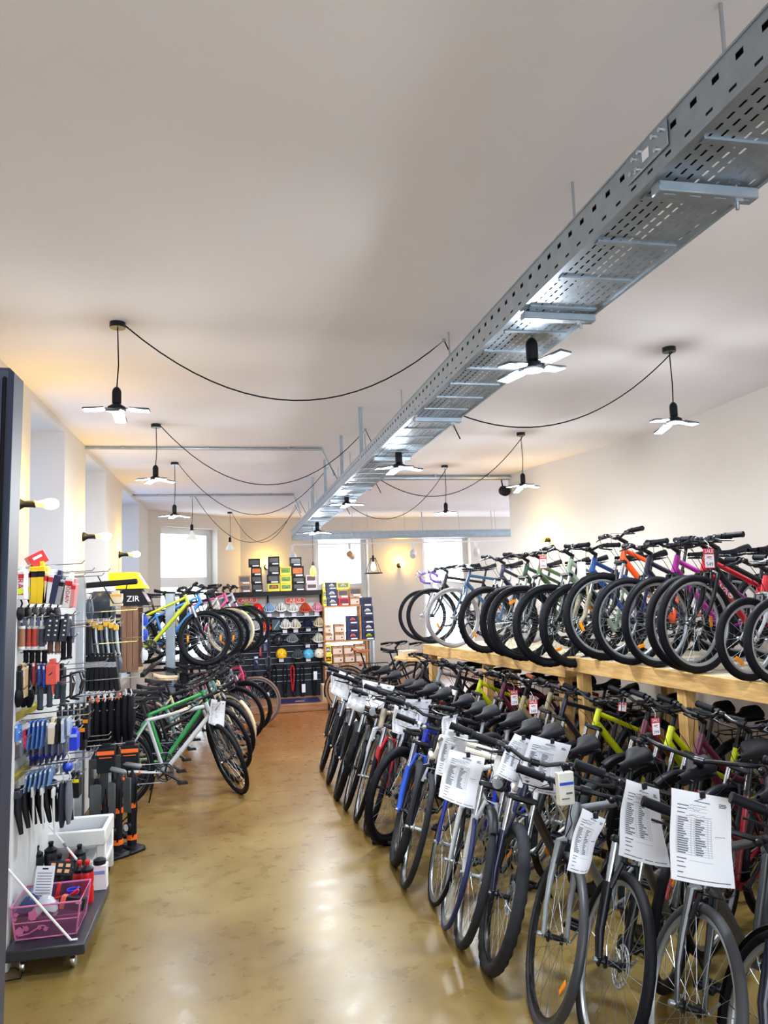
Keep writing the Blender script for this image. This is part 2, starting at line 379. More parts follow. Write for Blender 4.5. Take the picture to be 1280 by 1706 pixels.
for y in (CYT, CYT + .25):
    s = slotted(1.2, 6.6, TZ0, TZ0 + .15, .085, [(TZ0 + .03, .03, .012, .05), (TZ0 + .115, .035, .02, .02)], lambda u, v, y=y: (u, y, v))
    put('side_rail', s.xf(inv2), GALV, ctray)
put('base', MB().box((3.9, CYT + .125, TZ0), (5.4, .25, .006)).xf(inv2), GALV, ctray)
for px in (590, 615, 677, 707, 768, 823, 829):
    x = atY(px, 860, CYT).x; put('hanger_rod', MB().tube([(x, CYT + .1, TZ0), (x - .03, CYT + .1, CEIL)], .012 if px == 707 else .006, 6).xf(inv2), ALU, ctray)
put('lower_track', MB().box((3.9, CYT - .04, TZ0 - .10), (5.4, .03, .025)).xf(inv2), WHITEP, ctray)

# ================================================================ lamps
LEDM = mat('led_panel', (1, 1, 1), .4, emit=(.93, .98, 1), power=9.0)
WARM = mat('warm_bulb', (1, .95, .8), .4, emit=(1, .86, .55), power=9.0)
HEAT = mat('grey_heat_sink', (.35, .38, .42), .4, .3)
def lamp_light(parent, loc, power, col, size, kind='AREA'):
    l = bpy.data.lights.new('lamp_light', kind); l.energy = power; l.color = col
    if kind == 'AREA': l.shape = 'DISK'; l.size = size
    else: l.shadow_soft_size = size
    o = bpy.data.objects.new('lamp_light', l); COL.objects.link(o); o.parent = parent; o.location = loc; return o
def sag_points(a, b_, sag, n=20):
    a, b_ = Vector(a), Vector(b_); return [a.lerp(b_, i / n) - Vector((0, 0, 4 * sag * (i / n) * (1 - i / n))) for i in range(n + 1)]
leaf = MB(); leaf.box((.125, 0, 0), (.12, .074, .012), bev=.006).box((.066, 0, -.001), (.03, .03, .008))
leaf_me = leaf.mesh('leaf'); led_me = MB().box((.127, 0, -.0065), (.106, .062, .003), bev=.001).mesh('led_strip')
sock_me = MB().lathe([(.006, .125), (.012, .122), (.022, .11), (.026, .095), (.026, .03), (.022, .025), (.028, .02), (.05, .006), (.052, -.012), (.046, -.018)], n=20).mesh('socket')
disc_me = MB().lathe([(0, -.0195), (.044, -.0195), (.044, -.017)], n=20).mesh('led_disc')
def led_head(t, h, spin, tilts, scale=1.0, pw=1.0):
    hm = T(h) @ Matrix.Scale(scale, 4)
    s = put('socket', sock_me, BLKP, t, hm); put('led_disc', disc_me, LEDM, s)
    n = len(tilts)
    for i, tl in enumerate(tilts):
        lf = put('leaf', leaf_me, HEAT, t, hm @ R(spin + 2 * math.pi * i / n, 'Z') @ R(tl, 'Y')); put('led_strip', led_me, LEDM, lf)
    lamp_light(t, Vector(h) + Vector((0, 0, -.06)), LED_POWER * .62 * pw, (.90, .96, 1.0), .32)
    pl = lamp_light(t, Vector(h) + Vector((0, 0, -.045)), LED_POWER * (.95 * pw if pw < 1.2 else .6), (.92, .97, 1.0), .05, 'POINT')
def pendant(cx, cy, hx, hy, label, spin=.3, tilts=(.15, .2, .1, .2), cord_to=None, sag=.4, head='led', can=.045, name='pendant_lamp', group=None, Y=None, ztop=CEIL):
    c = atZ(cx, cy, CEIL - .012) if Y is None else atY(cx, cy, Y); h = atY(hx, hy, c.y); h.x = c.x + (h.x - c.x) * .4; h.z = atY(hx, hy, c.y).z
    t = thing(name, label, 'lamp', (c.x, c.y, CEIL), group=group); L = Vector((c.x, c.y, CEIL)); d = h - L
    if can: put('ceiling_rose', MB().lathe([(can, -.032), (can, 0)], n=18), BLKM, t)
    put('cord', MB().tube([(0, 0, 0), (.006, 0, d.z * .5), (d.x, 0, d.z + .11)], .004, 6), BLACK, t)
    if cord_to is not None:
        e = Vector(cord_to) - L; put('swag_cord', MB().tube(sag_points((.04, 0, -.015), e, sag) + [e + Vector((.1, .02, -.2))], .0045, 6), BLACK, t)
        put('cord_hook', MB().lathe([(.012, 0), (.012, .02)], e - Vector((0, 0, .01)), n=8), GALV, t)
    if head == 'led': led_head(t, d, spin, tilts, 1.0, .5 if c.x < 0 else .95)
    elif head == 'cone':
        put('socket', MB().lathe([(.01, .12), (.025, .10), (.025, .04), (.03, .02)], d, n=14), BLKP, t)
        put('reflector_bulb', MB().lathe([(.02, .03), (.03, -.02), (.075, -.10), (.08, -.125), (0, -.14)], d, n=18), mat('frosted_bulb', (.85, .87, .86), .3, emit=(.95, .96, .9), power=.5 if hx > 350 else .12), t)
    return t
HK = [atZ(740, 567, CEIL - .02), atZ(609, 716, CEIL - .02), atZ(550, 774, CEIL - .02), atZ(500, 836, CEIL - .02), atZ(492, 842, CEIL - .02)]
SW = 'five lamp'
pendant(196, 541, 193, 680, 'folding LED pendant hung nearest the left foreground, one flap facing forward', 0, (.05, .22, .05, .30), HK[0], .42)
pendant(260, 709, 258, 797, 'LED leaf pendant second from the front in the left row of lamps', .5, (.12, .12, .12, .12), HK[1], .55)
pendant(291, 772, 290, 858, 'LED leaf pendant third from the front in the left row of lamps', .3, (.1, .1, .1, .1), HK[2], .62)
pendant(320, 826, 319, 886, 'unlit cone bulb pendant in front of the corner window', cord_to=HK[3], sag=.72, head='cone')
pendant(383, 854, 383, 905, 'lit cone bulb pendant right of the corner window', cord_to=HK[4], sag=.62, head='cone')
q1 = Vector((TX1 - .02, atZ(1115, 582, CEIL).y + .1, TZ1)); q2 = Vector((TX1 - .02, atZ(868, 723, CEIL).y, TZ1)); q3 = Vector((TX1 - .02, atZ(741, 777, CEIL).y, TZ1))
pendant(1115, 582, 1124, 700, 'folding LED pendant hung in front of the bare right wall', .15, (.10, .3, .05, .3), q1, .30)
pendant(868, 723, 871, 808, 'LED leaf pendant second in the right row, near the wall corner', .1, (.1, .3, .1, .1), q2, .42)
pendant(741, 777, 742, 853, 'LED leaf pendant third in the right row, above the crosswise tray', .4, (.1, .1, .1, .1), q3, .45)
for i, (hx, hy, ord_) in enumerate(((888, 612, 'nearest'), (665, 778, 'second nearest'), (578, 840, 'third nearest'), (529, 886, 'farthest'))):
    r = ray(hx, hy); y = (TX0 + .17) / r.x * r.y; h = atY(hx, hy, y)
    t = thing('tray_lamp', f'LED leaf lamp hanging under the long cable tray, {ord_} to the camera', 'lamp', (h.x, h.y, TZ0 + .004))
    put('cord', MB().tube([(0, 0, 0), (0, 0, h.z - TZ0 + .12)], .006, 6), ALU, t)
    led_head(t, (0, 0, h.z - TZ0), (.45, .2, .1, .3)[i], ((-.1, .1, .1, -.1), (.1, .15, .1, .15), (.05, .1, .05, .1), (.1, .1, .1, .1))[i], (1.0, 1.05, 1.05, 1.2)[i], 1.45)
def sconce(p, out, label, s=1.0, lit=True):
    t = thing('wall_light', label, 'wall light', p); o = Vector(out).normalized(); q = lambda pr, n=16: MB().lathe([(a * s, b_ * s) for a, b_ in pr], (0, 0, 0), o, n)
    put('wall_base', q([(.05, 0), (.05, .01), (.035, .03), (.024, .05), (.024, .10), (.027, .12), (.022, .125)]), BLKP, t)
    put('bulb_neck', q([(.018, .122), (.022, .15), (.031, .185)]), mat('bulb_collar', (.93, .85, .55), .4, emit=(1, .85, .5), power=.6), t)
    put('bulb', q([(.031, .185), (.037, .20), (.040, .23), (.034, .26), (.018, .277), (0, .28)]), WARM, t)
    lamp_light(t, o * .14 * s + Vector((0, 0, .06)), BULB_POWER * 1.0, (1, .60, .08), .035, 'POINT'); return t
for px, py, w in ((28, 840, 'nearest the camera, beside the dark door edge'), (138, 894, 'between the first and second window niches'), (198, 924, 'between the second and third window niches')):
    sconce(atX(px, py, XL), (1, 0, 0), f'bare bulb wall light on the left wall {w}')
p = on_wall(665, 942, P1, P2); uu = (Vector(P2) - Vector(P1)).normalized(); q = Vector(P1) + uu * p[0]
sconce((q.x, q.y, p[1]), (uu.y, -uu.x, 0), 'round glowing wall light between the two far windows', 1.15)
p = on_wall(444, 945, P1, P2); q = Vector(P1) + uu * p[0]
sconce((q.x, q.y, p[1]), (uu.y, -uu.x, 0), 'glowing wall light behind the boxes stacked on the helmet display', 1.15)
p = on_wall(925, 899, RW[4], RW[3]); a = Vector(RW[4]); uv = (Vector(RW[3]) - a).normalized(); q = a + uv * p[0]
sconce((q.x, q.y, p[1]), (-1, -.15, 0), 'bare bulb wall light on the right wall behind the handlebars', 1.3)
# spotlights on the crosswise tray
for px, py, w, lit, tl in ((487, 897, 'white spotlight at the left end of the crosswise tray', 0, -.5), (582, 903, 'tan cylindrical spotlight in front of the middle far window', 0, -.9),
                       (688, 902, 'lit white spotlight left of the right far window', 1, .5), (793, 900, 'lit white spotlight right of the right far window', 1, .7)):
    c = atY(px, py, CYT - .04); c.z = TZ0 - .11; t = thing('spotlight', w, 'spotlight', c)
    put('bracket', MB().box((0, 0, -.05), (.05, .05, .10)).tube([(0, 0, -.08), (.02, -.02, -.15)], .012, 6), WHITEP, t)
    m = T((0, 0, -.20)) @ R(tl, 'Y') @ R(-1.0 if lit else .9, 'X')
    body = mat('tan_enamel', (.72, .58, .42), .4) if px == 582 else WHITEP
    put('lamp_head', MB().lathe([(.055, -.16), (.062, -.15), (.065, .02), (.04, .05)], n=18).xf(m), body, t)
    put('lens', MB().lathe([(0, -.155), (.05, -.155), (.05, -.152)], n=18).xf(m), WARM if lit else mat('grey_lens', (.5, .5, .5), .3), t)
# wire pendant and amber pendant near the far wall
yw = CYT + .12
c = atY(620, 900, yw); b0 = atY(621, 955, yw); t = thing('pendant_lamp', 'lampshade-shaped wire pendant with a clear bulb by the middle far window', 'lamp', (c.x, yw, TZ0))
dz = b0.z - TZ0; put('cord', MB().tube([(0, 0, 0), (.01, 0, dz + .36)], .005, 6), BLACK, t)
cage = MB().ring((.01, 0, dz), (0, 0, 1), .19, .012, 24, 6).ring((.01, 0, dz + .30), (0, 0, 1), .06, .007, 16, 6)
for i in range(4):
    a = math.pi / 4 + i * math.pi / 2; cage.tube([(.01 + .06 * math.cos(a), .06 * math.sin(a), dz + .30), (.01 + .19 * math.cos(a), .19 * math.sin(a), dz)], .006, 5)
put('wire_shade', cage, BLKM, t)
put('socket', MB().lathe([(.02, .36), (.025, .28), (.02, .22)], (.01, 0, dz), n=12), BLKP, t)
put('bulb', MB().lathe([(.02, .23), (.05, .14), (.045, .07), (0, .04)], (.01, 0, dz), n=14), mat('faint_bulb', (.95, .9, .8), .2, emit=(1, .9, .7), power=1.2), t)
yw = 11.9
c = atY(521, 912, yw); b0 = atY(521, 952, yw); t = thing('pendant_lamp', 'amber glass pendant glowing in front of the boxes on the helmet display', 'lamp', (c.x, yw, CEIL))
dz = b0.z - CEIL; put('cord', MB().tube([(0, 0, 0), (0, 0, dz + .12)], .003, 6), BLACK, t)
put('socket', MB().lathe([(.012, .15), (.018, .09)], (0, 0, dz), n=10), BLKP, t)
put('glass_bulb', MB().lathe([(.015, .09), (.045, .03), (.05, -.03), (.03, -.07), (0, -.08)], (0, 0, dz), n=14), mat('amber_bulb', (1, .6, .2), .2, emit=(1, .55, .15), power=5), t)
lamp_light(t, (0, -.02, dz - .12), .8, (1, .5, .15), .05, 'POINT')
t = thing('loudspeaker', 'small dark speaker fixed at the right wall corner under the ceiling', 'loudspeaker', atY(841, 818, 10.2))
put('cabinet', MB().lathe([(.04, -.06), (.07, -.05), (.075, .03), (.05, .07)], axis=(.3, -1, -.3), n=16), BLKP, t); put('arm', MB().tube([(0, .05, 0), (-.02, .06, .2)], .01, 6), BLKM, t)

# ================================================================ bicycles
def arc_tyre(Rr, r, kind, n=72):
    mb = MB(); k = 12; vs = []
    if kind == 'knob': n = 132
    for i in range(n):
        a = 2 * math.pi * i / n; ca, sa = math.cos(a), math.sin(a)
        for j in range(k):
            b_ = 2 * math.pi * j / k; rr = r; out = math.cos(b_)
            if kind == 'knob' and out > .3: rr = r * (1.0 + (.13 if ((i // 2 + j) % 2) else -.03))
            elif kind == 'block' and out > .3: rr = r * (1.0 + (.04 if (i + j) % 2 else 0))
            q = Rr - r + rr * out; vs.append((q * ca, rr * math.sin(b_) * 1.02, q * sa))
    fs = [(i * k + j, i * k + (j + 1) % k, ((i + 1) % n) * k + (j + 1) % k, ((i + 1) % n) * k + j) for i in range(n) for j in range(k)]
    return mb.add(vs, fs)
_wh = {}
def wheel_set(Rr, r, tread, nsp=28, deep=.016):
    key = (Rr, r, tread, nsp, deep)
    if key in _wh: return _wh[key]
    Ri = Rr - 2 * r; w = min(r * .8, .013); n = 64
    prof = [(Ri + .006, -w), (Ri + .008, -w * .8), (Ri - deep * .5, -w * .85), (Ri - deep, -w * .35), (Ri - deep, w * .35), (Ri - deep * .5, w * .85), (Ri + .008, w * .8), (Ri + .006, w)]
    rim = MB().lathe(prof, axis=(0, 1, 0), n=n, close=True)
    sp = MB()
    for i in range(nsp):
        a = 2 * math.pi * i / nsp; s = 1 if i % 2 else -1; h = a + (.9 if (i // 2) % 2 else -.9)
        sp.tube([(.021 * math.cos(h), s * .03, .021 * math.sin(h)), ((Ri - deep + .004) * math.cos(a), s * .002, (Ri - deep + .004) * math.sin(a))], .0011, 3, cap=False)
    hub = MB().lathe([(.006, -.06), (.009, -.05), (.012, -.036), (.024, -.033), (.024, -.028), (.013, -.022), (.012, 0), (.013, .022), (.024, .028), (.024, .033), (.012, .036), (.009, .05), (.006, .06)], axis=(0, 1, 0), n=14)
    disc = MB()
    for q in (.058, .078): disc.ring((0, 0, 0), (0, 1, 0), q, .0035, 36, 4)
    for i in range(18):
        a = i * math.pi / 9; disc.tube([(.056 * math.cos(a), 0, .056 * math.sin(a)), (.079 * math.cos(a + .16), 0, .079 * math.sin(a + .16))], .003, 4)
    for i in range(6):
        a = i * math.pi / 3; disc.tube([(.018 * math.cos(a), 0, .018 * math.sin(a)), (.058 * math.cos(a + .4), 0, .058 * math.sin(a + .4))], .0035, 4)
    cas = MB()
    for i in range(7): cas.lathe([(.012, .020 + i * .0042), (.048 - i * .0045, .020 + i * .0042), (.048 - i * .0045, .0222 + i * .0042), (.012, .0222 + i * .0042)], axis=(0, -1, 0), n=22)
    refl = MB().box((Rr * .62, .012, 0), (.026, .006, .075), bev=.003)
    _wh[key] = dict(tyre=arc_tyre(Rr, r, tread).mesh('tyre'), rim=rim.mesh('rim'), spokes=sp.mesh('spokes'), hub=hub.mesh('hub'), disc=disc.mesh('brake_disc'), cassette=cas.mesh('cassette'), reflector=refl.mesh('reflector'))
    return _wh[key]
KIND = {   # R tyre radius, r half width, tread, wheelbase, seat tube, frame shape, fork, bar, saddle height, stem rise
    'trek':   dict(R=.350, r=.021, tread='block', wb=1.06, st=.50, top='flat', fork='susp', bar='flat', sz=.95, rise=.07, fen=1, rack=1),
    'trekrigid': dict(R=.350, r=.019, tread='block', wb=1.05, st=.52, top='flat', fork='rigid', bar='flat', sz=.95, rise=.06, fen=0, rack=0),
    'city':   dict(R=.350, r=.022, tread='block', wb=1.08, st=.46, top='low', fork='rigid', bar='swept', sz=.93, rise=.13, fen=1, rack=1),
    'low':    dict(R=.350, r=.022, tread='block', wb=1.08, st=.46, top='low', fork='susp', bar='riser', sz=.93, rise=.10, fen=1, rack=1),
    'mtb':    dict(R=.350, r=.029, tread='knob', wb=1.10, st=.42, top='slope', fork='susp', bar='riser', sz=.92, rise=.05, fen=0, rack=0),
    'road':   dict(R=.340, r=.0125, tread='slick', wb=.99, st=.53, top='flat', fork='rigid', bar='drop', sz=.95, rise=.05, fen=0, rack=0),
    'kid26':  dict(R=.325, r=.025, tread='block', wb=.98, st=.36, top='slope', fork='rigid', bar='riser', sz=.82, rise=.05, fen=0, rack=0),
    'kid20':  dict(R=.250, r=.024, tread='block', wb=.80, st=.27, top='slope', fork='rigid', bar='riser', sz=.64, rise=.05, fen=0, rack=0),
}
_bk = {}
def bike_meshes(kind):
    if kind in _bk: return _bk[kind]
    g = KIND[kind]; Rr, r, wb = g['R'], g['r'], g['wb']; ha = math.radians(70.5); u = Vector((-math.cos(ha), 0, math.sin(ha))); pf = Vector((math.sin(ha), 0, math.cos(ha)))
    hub = Vector((0, 0, Rr)); P = hub - pf * .045; rear = Vector((-wb, 0, Rr)); kid = kind.startswith('kid'); ks = Rr / .35
    BBp = Vector((-wb + .435 * (.6 + .4 * ks), 0, Rr - .065)); Lf = Rr + r * .3 + (.115 if g['fork'] == 'susp' else .055); HB = P + u * Lf
    hl = (.13 if g['top'] != 'flat' else .15) * ks; HT = HB + u * hl; sa = math.radians(73); su = Vector((-math.cos(sa), 0, math.sin(sa))); ST = BBp + su * g['st']
    m = {}; d = dict(g=g, u=u, P=P, hub=hub, rear=rear, HB=HB, HT=HT, ST=ST, BB=BBp, m=m)
    fr = MB(); rt = .0185 if kind != 'road' else .016
    dt = HB + u * .03; tt = HT - u * .03
    fr.tube([HB - u * .005, HT + u * .005], .0225, 12)
    fat = 1.15 if kind == 'mtb' else 1.0
    if g['top'] == 'low':
        e = BBp + su * (g['st'] * .50); fr.tube([dt, dt.lerp(BBp, .5) + Vector((.01, 0, -.03)), BBp], [.026, .027, .024], 10)
        fr.tube([tt, tt.lerp(e, .45) + Vector((0, 0, -.07)), e], [.02, .02, .018], 10)
    else:
        fr.tube([dt, BBp], [.0235 * fat, .0215 * fat], 10)
        e = ST - su * (.03 if g['top'] == 'flat' else .05); fr.tube([tt, e], [rt, rt * .9], 10)
        if g['top'] == 'slope': fr.tube([e + Vector((.09, 0, .022)), e + su * .04], .012, 8)
    fr.tube([BBp, ST], .0165, 10); fr.lathe([(.021, -.036), (.021, .036)], BBp, (0, 1, 0), 14)
    for s in (-1, 1):
        dr = rear + Vector((0, s * .062, 0)); c = BBp + Vector((-.05, s * .028, .005))
        fr.tube([BBp + Vector((-.01, s * .02, 0)), c, BBp.lerp(rear, .45) + Vector((0, s * (.042 + r * .3), -.004)), dr], [.011, .011, .009, .009], 8)
        sx = ST - su * .05; fr.tube([sx + Vector((-.01, s * .014, 0)), sx.lerp(dr, .35) + Vector((0, s * .008, 0)), dr], .0085, 8)
        fr.box(dr, (.035, .006, .04), bev=.002)
    m['frame'] = fr.mesh('frame')
    # steered parts
    fk = MB(); cz = P + u * (Lf - .012); leg = {}
    fk.tube([cz, HB], .017, 10)
    if g['fork'] == 'susp':
        st_ = MB(); lo = MB()
        for s in (-1, 1):
            o = Vector((0, s * .062, 0)); off = pf * .012
            st_.tube([cz + o + off, P + u * (Lf * .52) + o + off], .015, 10)
            lo.tube([P + u * (Lf * .62) + o + off, P + u * .10 + o + off, hub + Vector((0, s * .058, .0))], [.022, .020, .015], 10)
            lo.box(hub + Vector((0, s * .058, 0)), (.03, .012, .04), bev=.003)
        br = [P + u * (Lf * .60) + Vector((.03, s_ * .055, 0)) for s_ in (-1, 1)]; top = P + u * (Rr + r + .022) + Vector((.045, 0, 0))
        lo.tube([br[0], top + Vector((0, -.03, 0)), top + Vector((0, .03, 0)), br[1]], .011, 8)
        fk.box(cz + pf * .008, (.045, .16, .034), basis(pf, (0, 1, 0), u), .01); m['stanchions'] = st_.mesh('stanchions'); m['lower_legs'] = lo.mesh('lower_legs')
    else:
        for s in (-1, 1):
            fk.tube([cz + Vector((0, s * .012, 0)), cz + Vector((0, s * (.034 + r * .5), -.015)), P + u * (Lf * .55) + Vector((0, s * .052, 0)), P + u * .12 + Vector((.008, s * .053, 0)), hub + Vector((0, s * .053, 0))], [.017, .0165, .0145, .011, .009], 9)
            fk.box(hub + Vector((0, s * .053, 0)), (.022, .007, .026), bev=.002)
    m['fork'] = fk.mesh('fork')
    sk = MB().tube([hub + Vector((0, -.075, 0)), hub + Vector((0, .075, 0))], .005, 6).lathe([(.01, -.082), (.01, -.066)], hub, (0, 1, 0), 10).tube([hub + Vector((0, .07, 0)), hub + Vector((.02, .078, .06))], .005, 6)
    m['skewer'] = sk.mesh('skewer')
    b0 = HT + u * g['rise'] * .75; bc = b0 + pf * (.085 if g['bar'] != 'swept' else .05) + Vector((0, 0, g['rise'] * .3))
    m['stem'] = MB().tube([HT, b0 + u * .012], .0165, 10).tube([b0, bc], [.0175, .0155], 10).lathe([(.021, -.022), (.021, .022)], bc, (0, 1, 0), 12).mesh('stem')
    hw = (.31 if g['bar'] != 'mtb' else .34) * (1 if not kid else .86)
    if kind == 'mtb': hw = .335
    bars = []; gripends = []
    if g['bar'] == 'drop':
        half = [(0, 0, 0), (0, .16, 0), (.012, .195, -.002), (.075, .205, -.01), (.10, .207, -.045), (.085, .21, -.105), (.03, .213, -.135), (-.05, .215, -.14)]
    elif g['bar'] == 'swept': half = [(0, 0, 0), (0, .06, .012), (.02, .18, .035), (-.03, .26, .035), (-.11, .29, .025), (-.17, .295, .018)]
    elif g['bar'] == 'riser': half = [(0, 0, 0), (0, .06, 0), (-.004, .13, .028), (-.012, .18, .032), (-.032, hw, .034)]
    else: half = [(0, 0, 0), (0, .10, 0), (-.018, .22, .002), (-.035, hw, .004)]
    pts = [bc + Vector((x, -y, z)) for x, y, z in half[::-1]] + [bc + Vector(q) for q in half[1:]]
    m['handlebar'] = MB().tube(pts, .0115 if g['bar'] != 'drop' else .016, 8).mesh('handlebar')
    cab = MB()
    for s, nm in ((1, 'l'), (-1, 'r')):
        q = [bc + Vector((x, s * y, z)) for x, y, z in half]
        if g['bar'] == 'drop':
            lv = MB().tube([q[3] + Vector((.005, 0, .0)), q[3] + Vector((.045, 0, .028)), q[3] + Vector((.055, 0, .05))], [.018, .017, .013], 8).tube([q[3] + Vector((.052, 0, .03)), q[4] + Vector((.05, 0, -.02)), q[4] + Vector((.035, 0, -.08))], [.008, .007, .005], 6)
            m['brake_lever' + nm] = lv.mesh('brake_lever'); cs = q[3]
        else:
            gd = (q[-1] - q[-2]).normalized(); g0 = q[-1] - gd * .125; e = q[-1] + gd * .004
            m['grip' + nm] = MB().tube([g0, g0 + gd * .012, g0 + gd * .014, g0 + gd * .06, e - gd * .012, e - gd * .01, e], [.0215, .0215, .0185, .0195, .0190, .0215, .020], 10).mesh('grip')
            l0 = g0 - gd * .03; lv = MB().lathe([(.017, -.012), (.017, .012)], l0, gd, 10).tube([l0 + Vector((.012, 0, -.008)), l0 + Vector((.045, 0, -.02)), l0 + gd * .05 + Vector((.058, 0, -.03)), l0 + gd * .13 + Vector((.05, 0, -.038))], [.012, .011, .0065, .005], 6)
            lv.box(l0 - gd * .035 + Vector((.004, 0, -.006)), (.04, .03, .028), bev=.008)
            m['brake_lever' + nm] = lv.mesh('brake_lever'); cs = l0
        a = cs + Vector((.05, -s * .02, -.02)); c = HB + u * .1 + pf * .03 + Vector((0, s * .02, 0))
        cab.tube([a, a + Vector((.07, -s * .06, .01)), a.lerp(c, .55) + Vector((.10, 0, .0)), c + Vector((.07, s * .01, -.02)), c + Vector((.005, 0, -.12))], .0022, 5)
    m['brake_cables'] = cab.mesh('brake_cables')
    # seat
    sp = Vector((ST.x - math.cos(sa) * (g['sz'] - ST.z) / math.sin(sa), 0, g['sz']))
    m['seatpost'] = MB().tube([ST - su * .02, sp - su * .035], .0135, 10).box(sp + Vector((0, 0, -.03)), (.05, .03, .022), bev=.004).lathe([(.021, -.012), (.021, .012)], ST, su, 12).mesh('seatpost')
    wide = .105 if g['top'] == 'low' else .078; sd = MB(); NS = 14
    def sec(i, j):
        x = .155 - .285 * i; w = .020 + (wide - .020) * (max(0, i - .12) / .72) ** 2.2 if i < .84 else wide * (1 - ((i - .84) / .16) ** 2 * .55)
        if i < .06: w *= .65 + i * 5.8
        a = math.pi * j; th = .030 + .022 * i; zz = .004 * math.cos(i * 6.28) + .016 * i * i
        return sp + Vector((x, -w * math.cos(a), zz - .012 + th * (math.sin(a) ** .7 - .45 * (1 - i)) * .9))
    sd.grid(sec, NS, 10); sd.grid(lambda i, j: sec(1 - i, j * 1.0) + Vector((0, 0, -.02 - .0 * j)) if j in (0, 1) else Vector((sec(1 - i, j).x, sec(1 - i, j).y * .9, sp.z - .028 + .012 * (1 - i))), NS, 6)
    m['saddle'] = sd.mesh('saddle', 60)
    m['saddle_rails'] = MB().tube([sp + Vector((.11, .015, -.01)), sp + Vector((.05, .02, -.035)), sp + Vector((-.05, .022, -.035)), sp + Vector((-.10, .03, .0))], .0035, 5).tube([sp + Vector((.11, -.015, -.01)), sp + Vector((.05, -.02, -.035)), sp + Vector((-.05, -.022, -.035)), sp + Vector((-.10, -.03, 0))], .0035, 5).mesh('saddle_rails')
    # drivetrain (right side = -y)
    cr = MB(); CRR = .082 if not kid else .062
    for i, q in enumerate((CRR, CRR * .78)): cr.lathe([(q - .012, -.040 + i * .006), (q, -.040 + i * .006), (q, -.037 + i * .006), (q - .012, -.037 + i * .006)], BBp, (0, 1, 0), 40, close=True)
    for i in range(5):
        a = i * 2 * math.pi / 5; cr.tube([BBp + Vector((0, -.042, 0)), BBp + Vector((CRR * .93 * math.cos(a), -.040, CRR * .93 * math.sin(a)))], [.012, .007], 6)
    m['chainring'] = cr.mesh('chainring'); ca = .6
    for s, nm in ((-1, 'r'), (1, 'l')):
        dv = Vector((math.cos(ca), 0, -math.sin(ca))) * (-s) * (.17 if not kid else .13); o = BBp + Vector((0, s * .055, 0)); e = o + dv + Vector((0, s * .012, 0))
        m['crank_arm' + nm] = MB().tube([o, e], [.0145, .010], 8).lathe([(.012, -.02), (.012, .02)], o, (0, 1, 0), 10).mesh('crank_arm')
        pc = e + Vector((0, s * .055, 0)); m['pedal' + nm] = MB().box(pc + Vector((.035, 0, 0)), (.014, .085, .024), bev=.004).box(pc + Vector((-.035, 0, 0)), (.014, .085, .024), bev=.004).tube([e, e + Vector((0, s * .095, 0))], .009, 8).box(pc + Vector((0, s * .038, 0)), (.07, .012, .02), bev=.003).box(pc - Vector((0, s * .036, 0)), (.07, .012, .02), bev=.003).mesh('pedal')
    cg = .035; ch = MB(); y = -.036
    loop = [BBp + Vector((CRR * math.sin(t_), y, CRR * math.cos(t_))) for t_ in [math.pi * i / 10 for i in range(11)]] + [rear + Vector((-cg * math.sin(t_), y, -cg * math.cos(t_))) for t_ in [math.pi * i / 6 for i in range(7)]]
    if not kid: loop.insert(11, rear + Vector((.04, y, -.13))); loop.insert(12, rear + Vector((.015, y, -.12)))
    ch.tube(loop, .0038, 5, closed=True); m['chain'] = ch.mesh('chain')
    m['derailleur'] = MB().box(rear + Vector((.01, -.06, -.045)), (.035, .03, .05), bev=.008).box(rear + Vector((.028, -.038, -.10)), (.022, .012, .09), R(.35, 'Y'), .004).lathe([(.018, -.044), (.018, -.034)], rear + Vector((.036, 0, -.135)), (0, 1, 0), 12).mesh('derailleur')
    if g['fork'] == 'rigid' or kind == 'trek':
        vb = MB()
        for s in (-1, 1): vb.tube([P + u * (Rr - r * 1.2) + Vector((.035, s * .04, -.03)), P + u * (Rr + r + .02) + Vector((.035, s * .028, 0))], [.011, .008], 6).box(P + u * (Rr - r * 1.6) + Vector((.02, s * .024, 0)), (.05, .014, .014), bev=.003)
        vb.tube([P + u * (Rr + r + .02) + Vector((.035, -.03, 0)), P + u * (Rr + r + .02) + Vector((.035, .06, .005))], .003, 5); m['rim_brake'] = vb.mesh('rim_brake')
    m['disc_caliper'] = MB().box(hub + Vector((-.075, .045, .055)), (.035, .03, .06), R(-.3, 'Y'), .008).mesh('disc_caliper')
    def fender(c, a0, a1):
        Rf = Rr + .016; w = r + .007
        def fn(i, j):
            a = a0 + (a1 - a0) * i; b_ = (j - .5) * 2.2; q = Rf - (1 - math.cos(b_)) * w * .8
            return c + Vector((q * math.cos(a), w * math.sin(b_), q * math.sin(a)))
        f = MB().grid(fn, 28, 6); g2 = MB().grid(lambda i, j: fn(1 - i, j) + (c - fn(1 - i, j)).normalized() * .002, 28, 6); f.v += g2.v; n0 = len(f.v) // 2; f.f += [tuple(x + n0 for x in q) for q in g2.f]
        for s in (-1, 1):
            e = fn(.12, .5 + s * .36); f.tube([e, c + Vector((0, s * .058, 0))], .002, 4)
        return f
    if g['fen']:
        m['front_fender'] = fender(hub, math.radians(215), math.radians(62)).mesh('front_fender'); m['rear_fender'] = fender(rear, math.radians(195), math.radians(8)).mesh('rear_fender')
        m['headlight'] = MB().lathe([(.012, -.05), (.028, -.03), (.031, .015), (.029, .02)], HB + pf * .10 + u * .015, (1, 0, 0), 14).tube([HB + pf * .02, HB + pf * .08], .006, 6).mesh('headlight')
        m['lens'] = MB().lathe([(0, .022), (.027, .021), (.027, .019)], HB + pf * .10 + u * .015, (1, 0, 0), 14).mesh('lens')
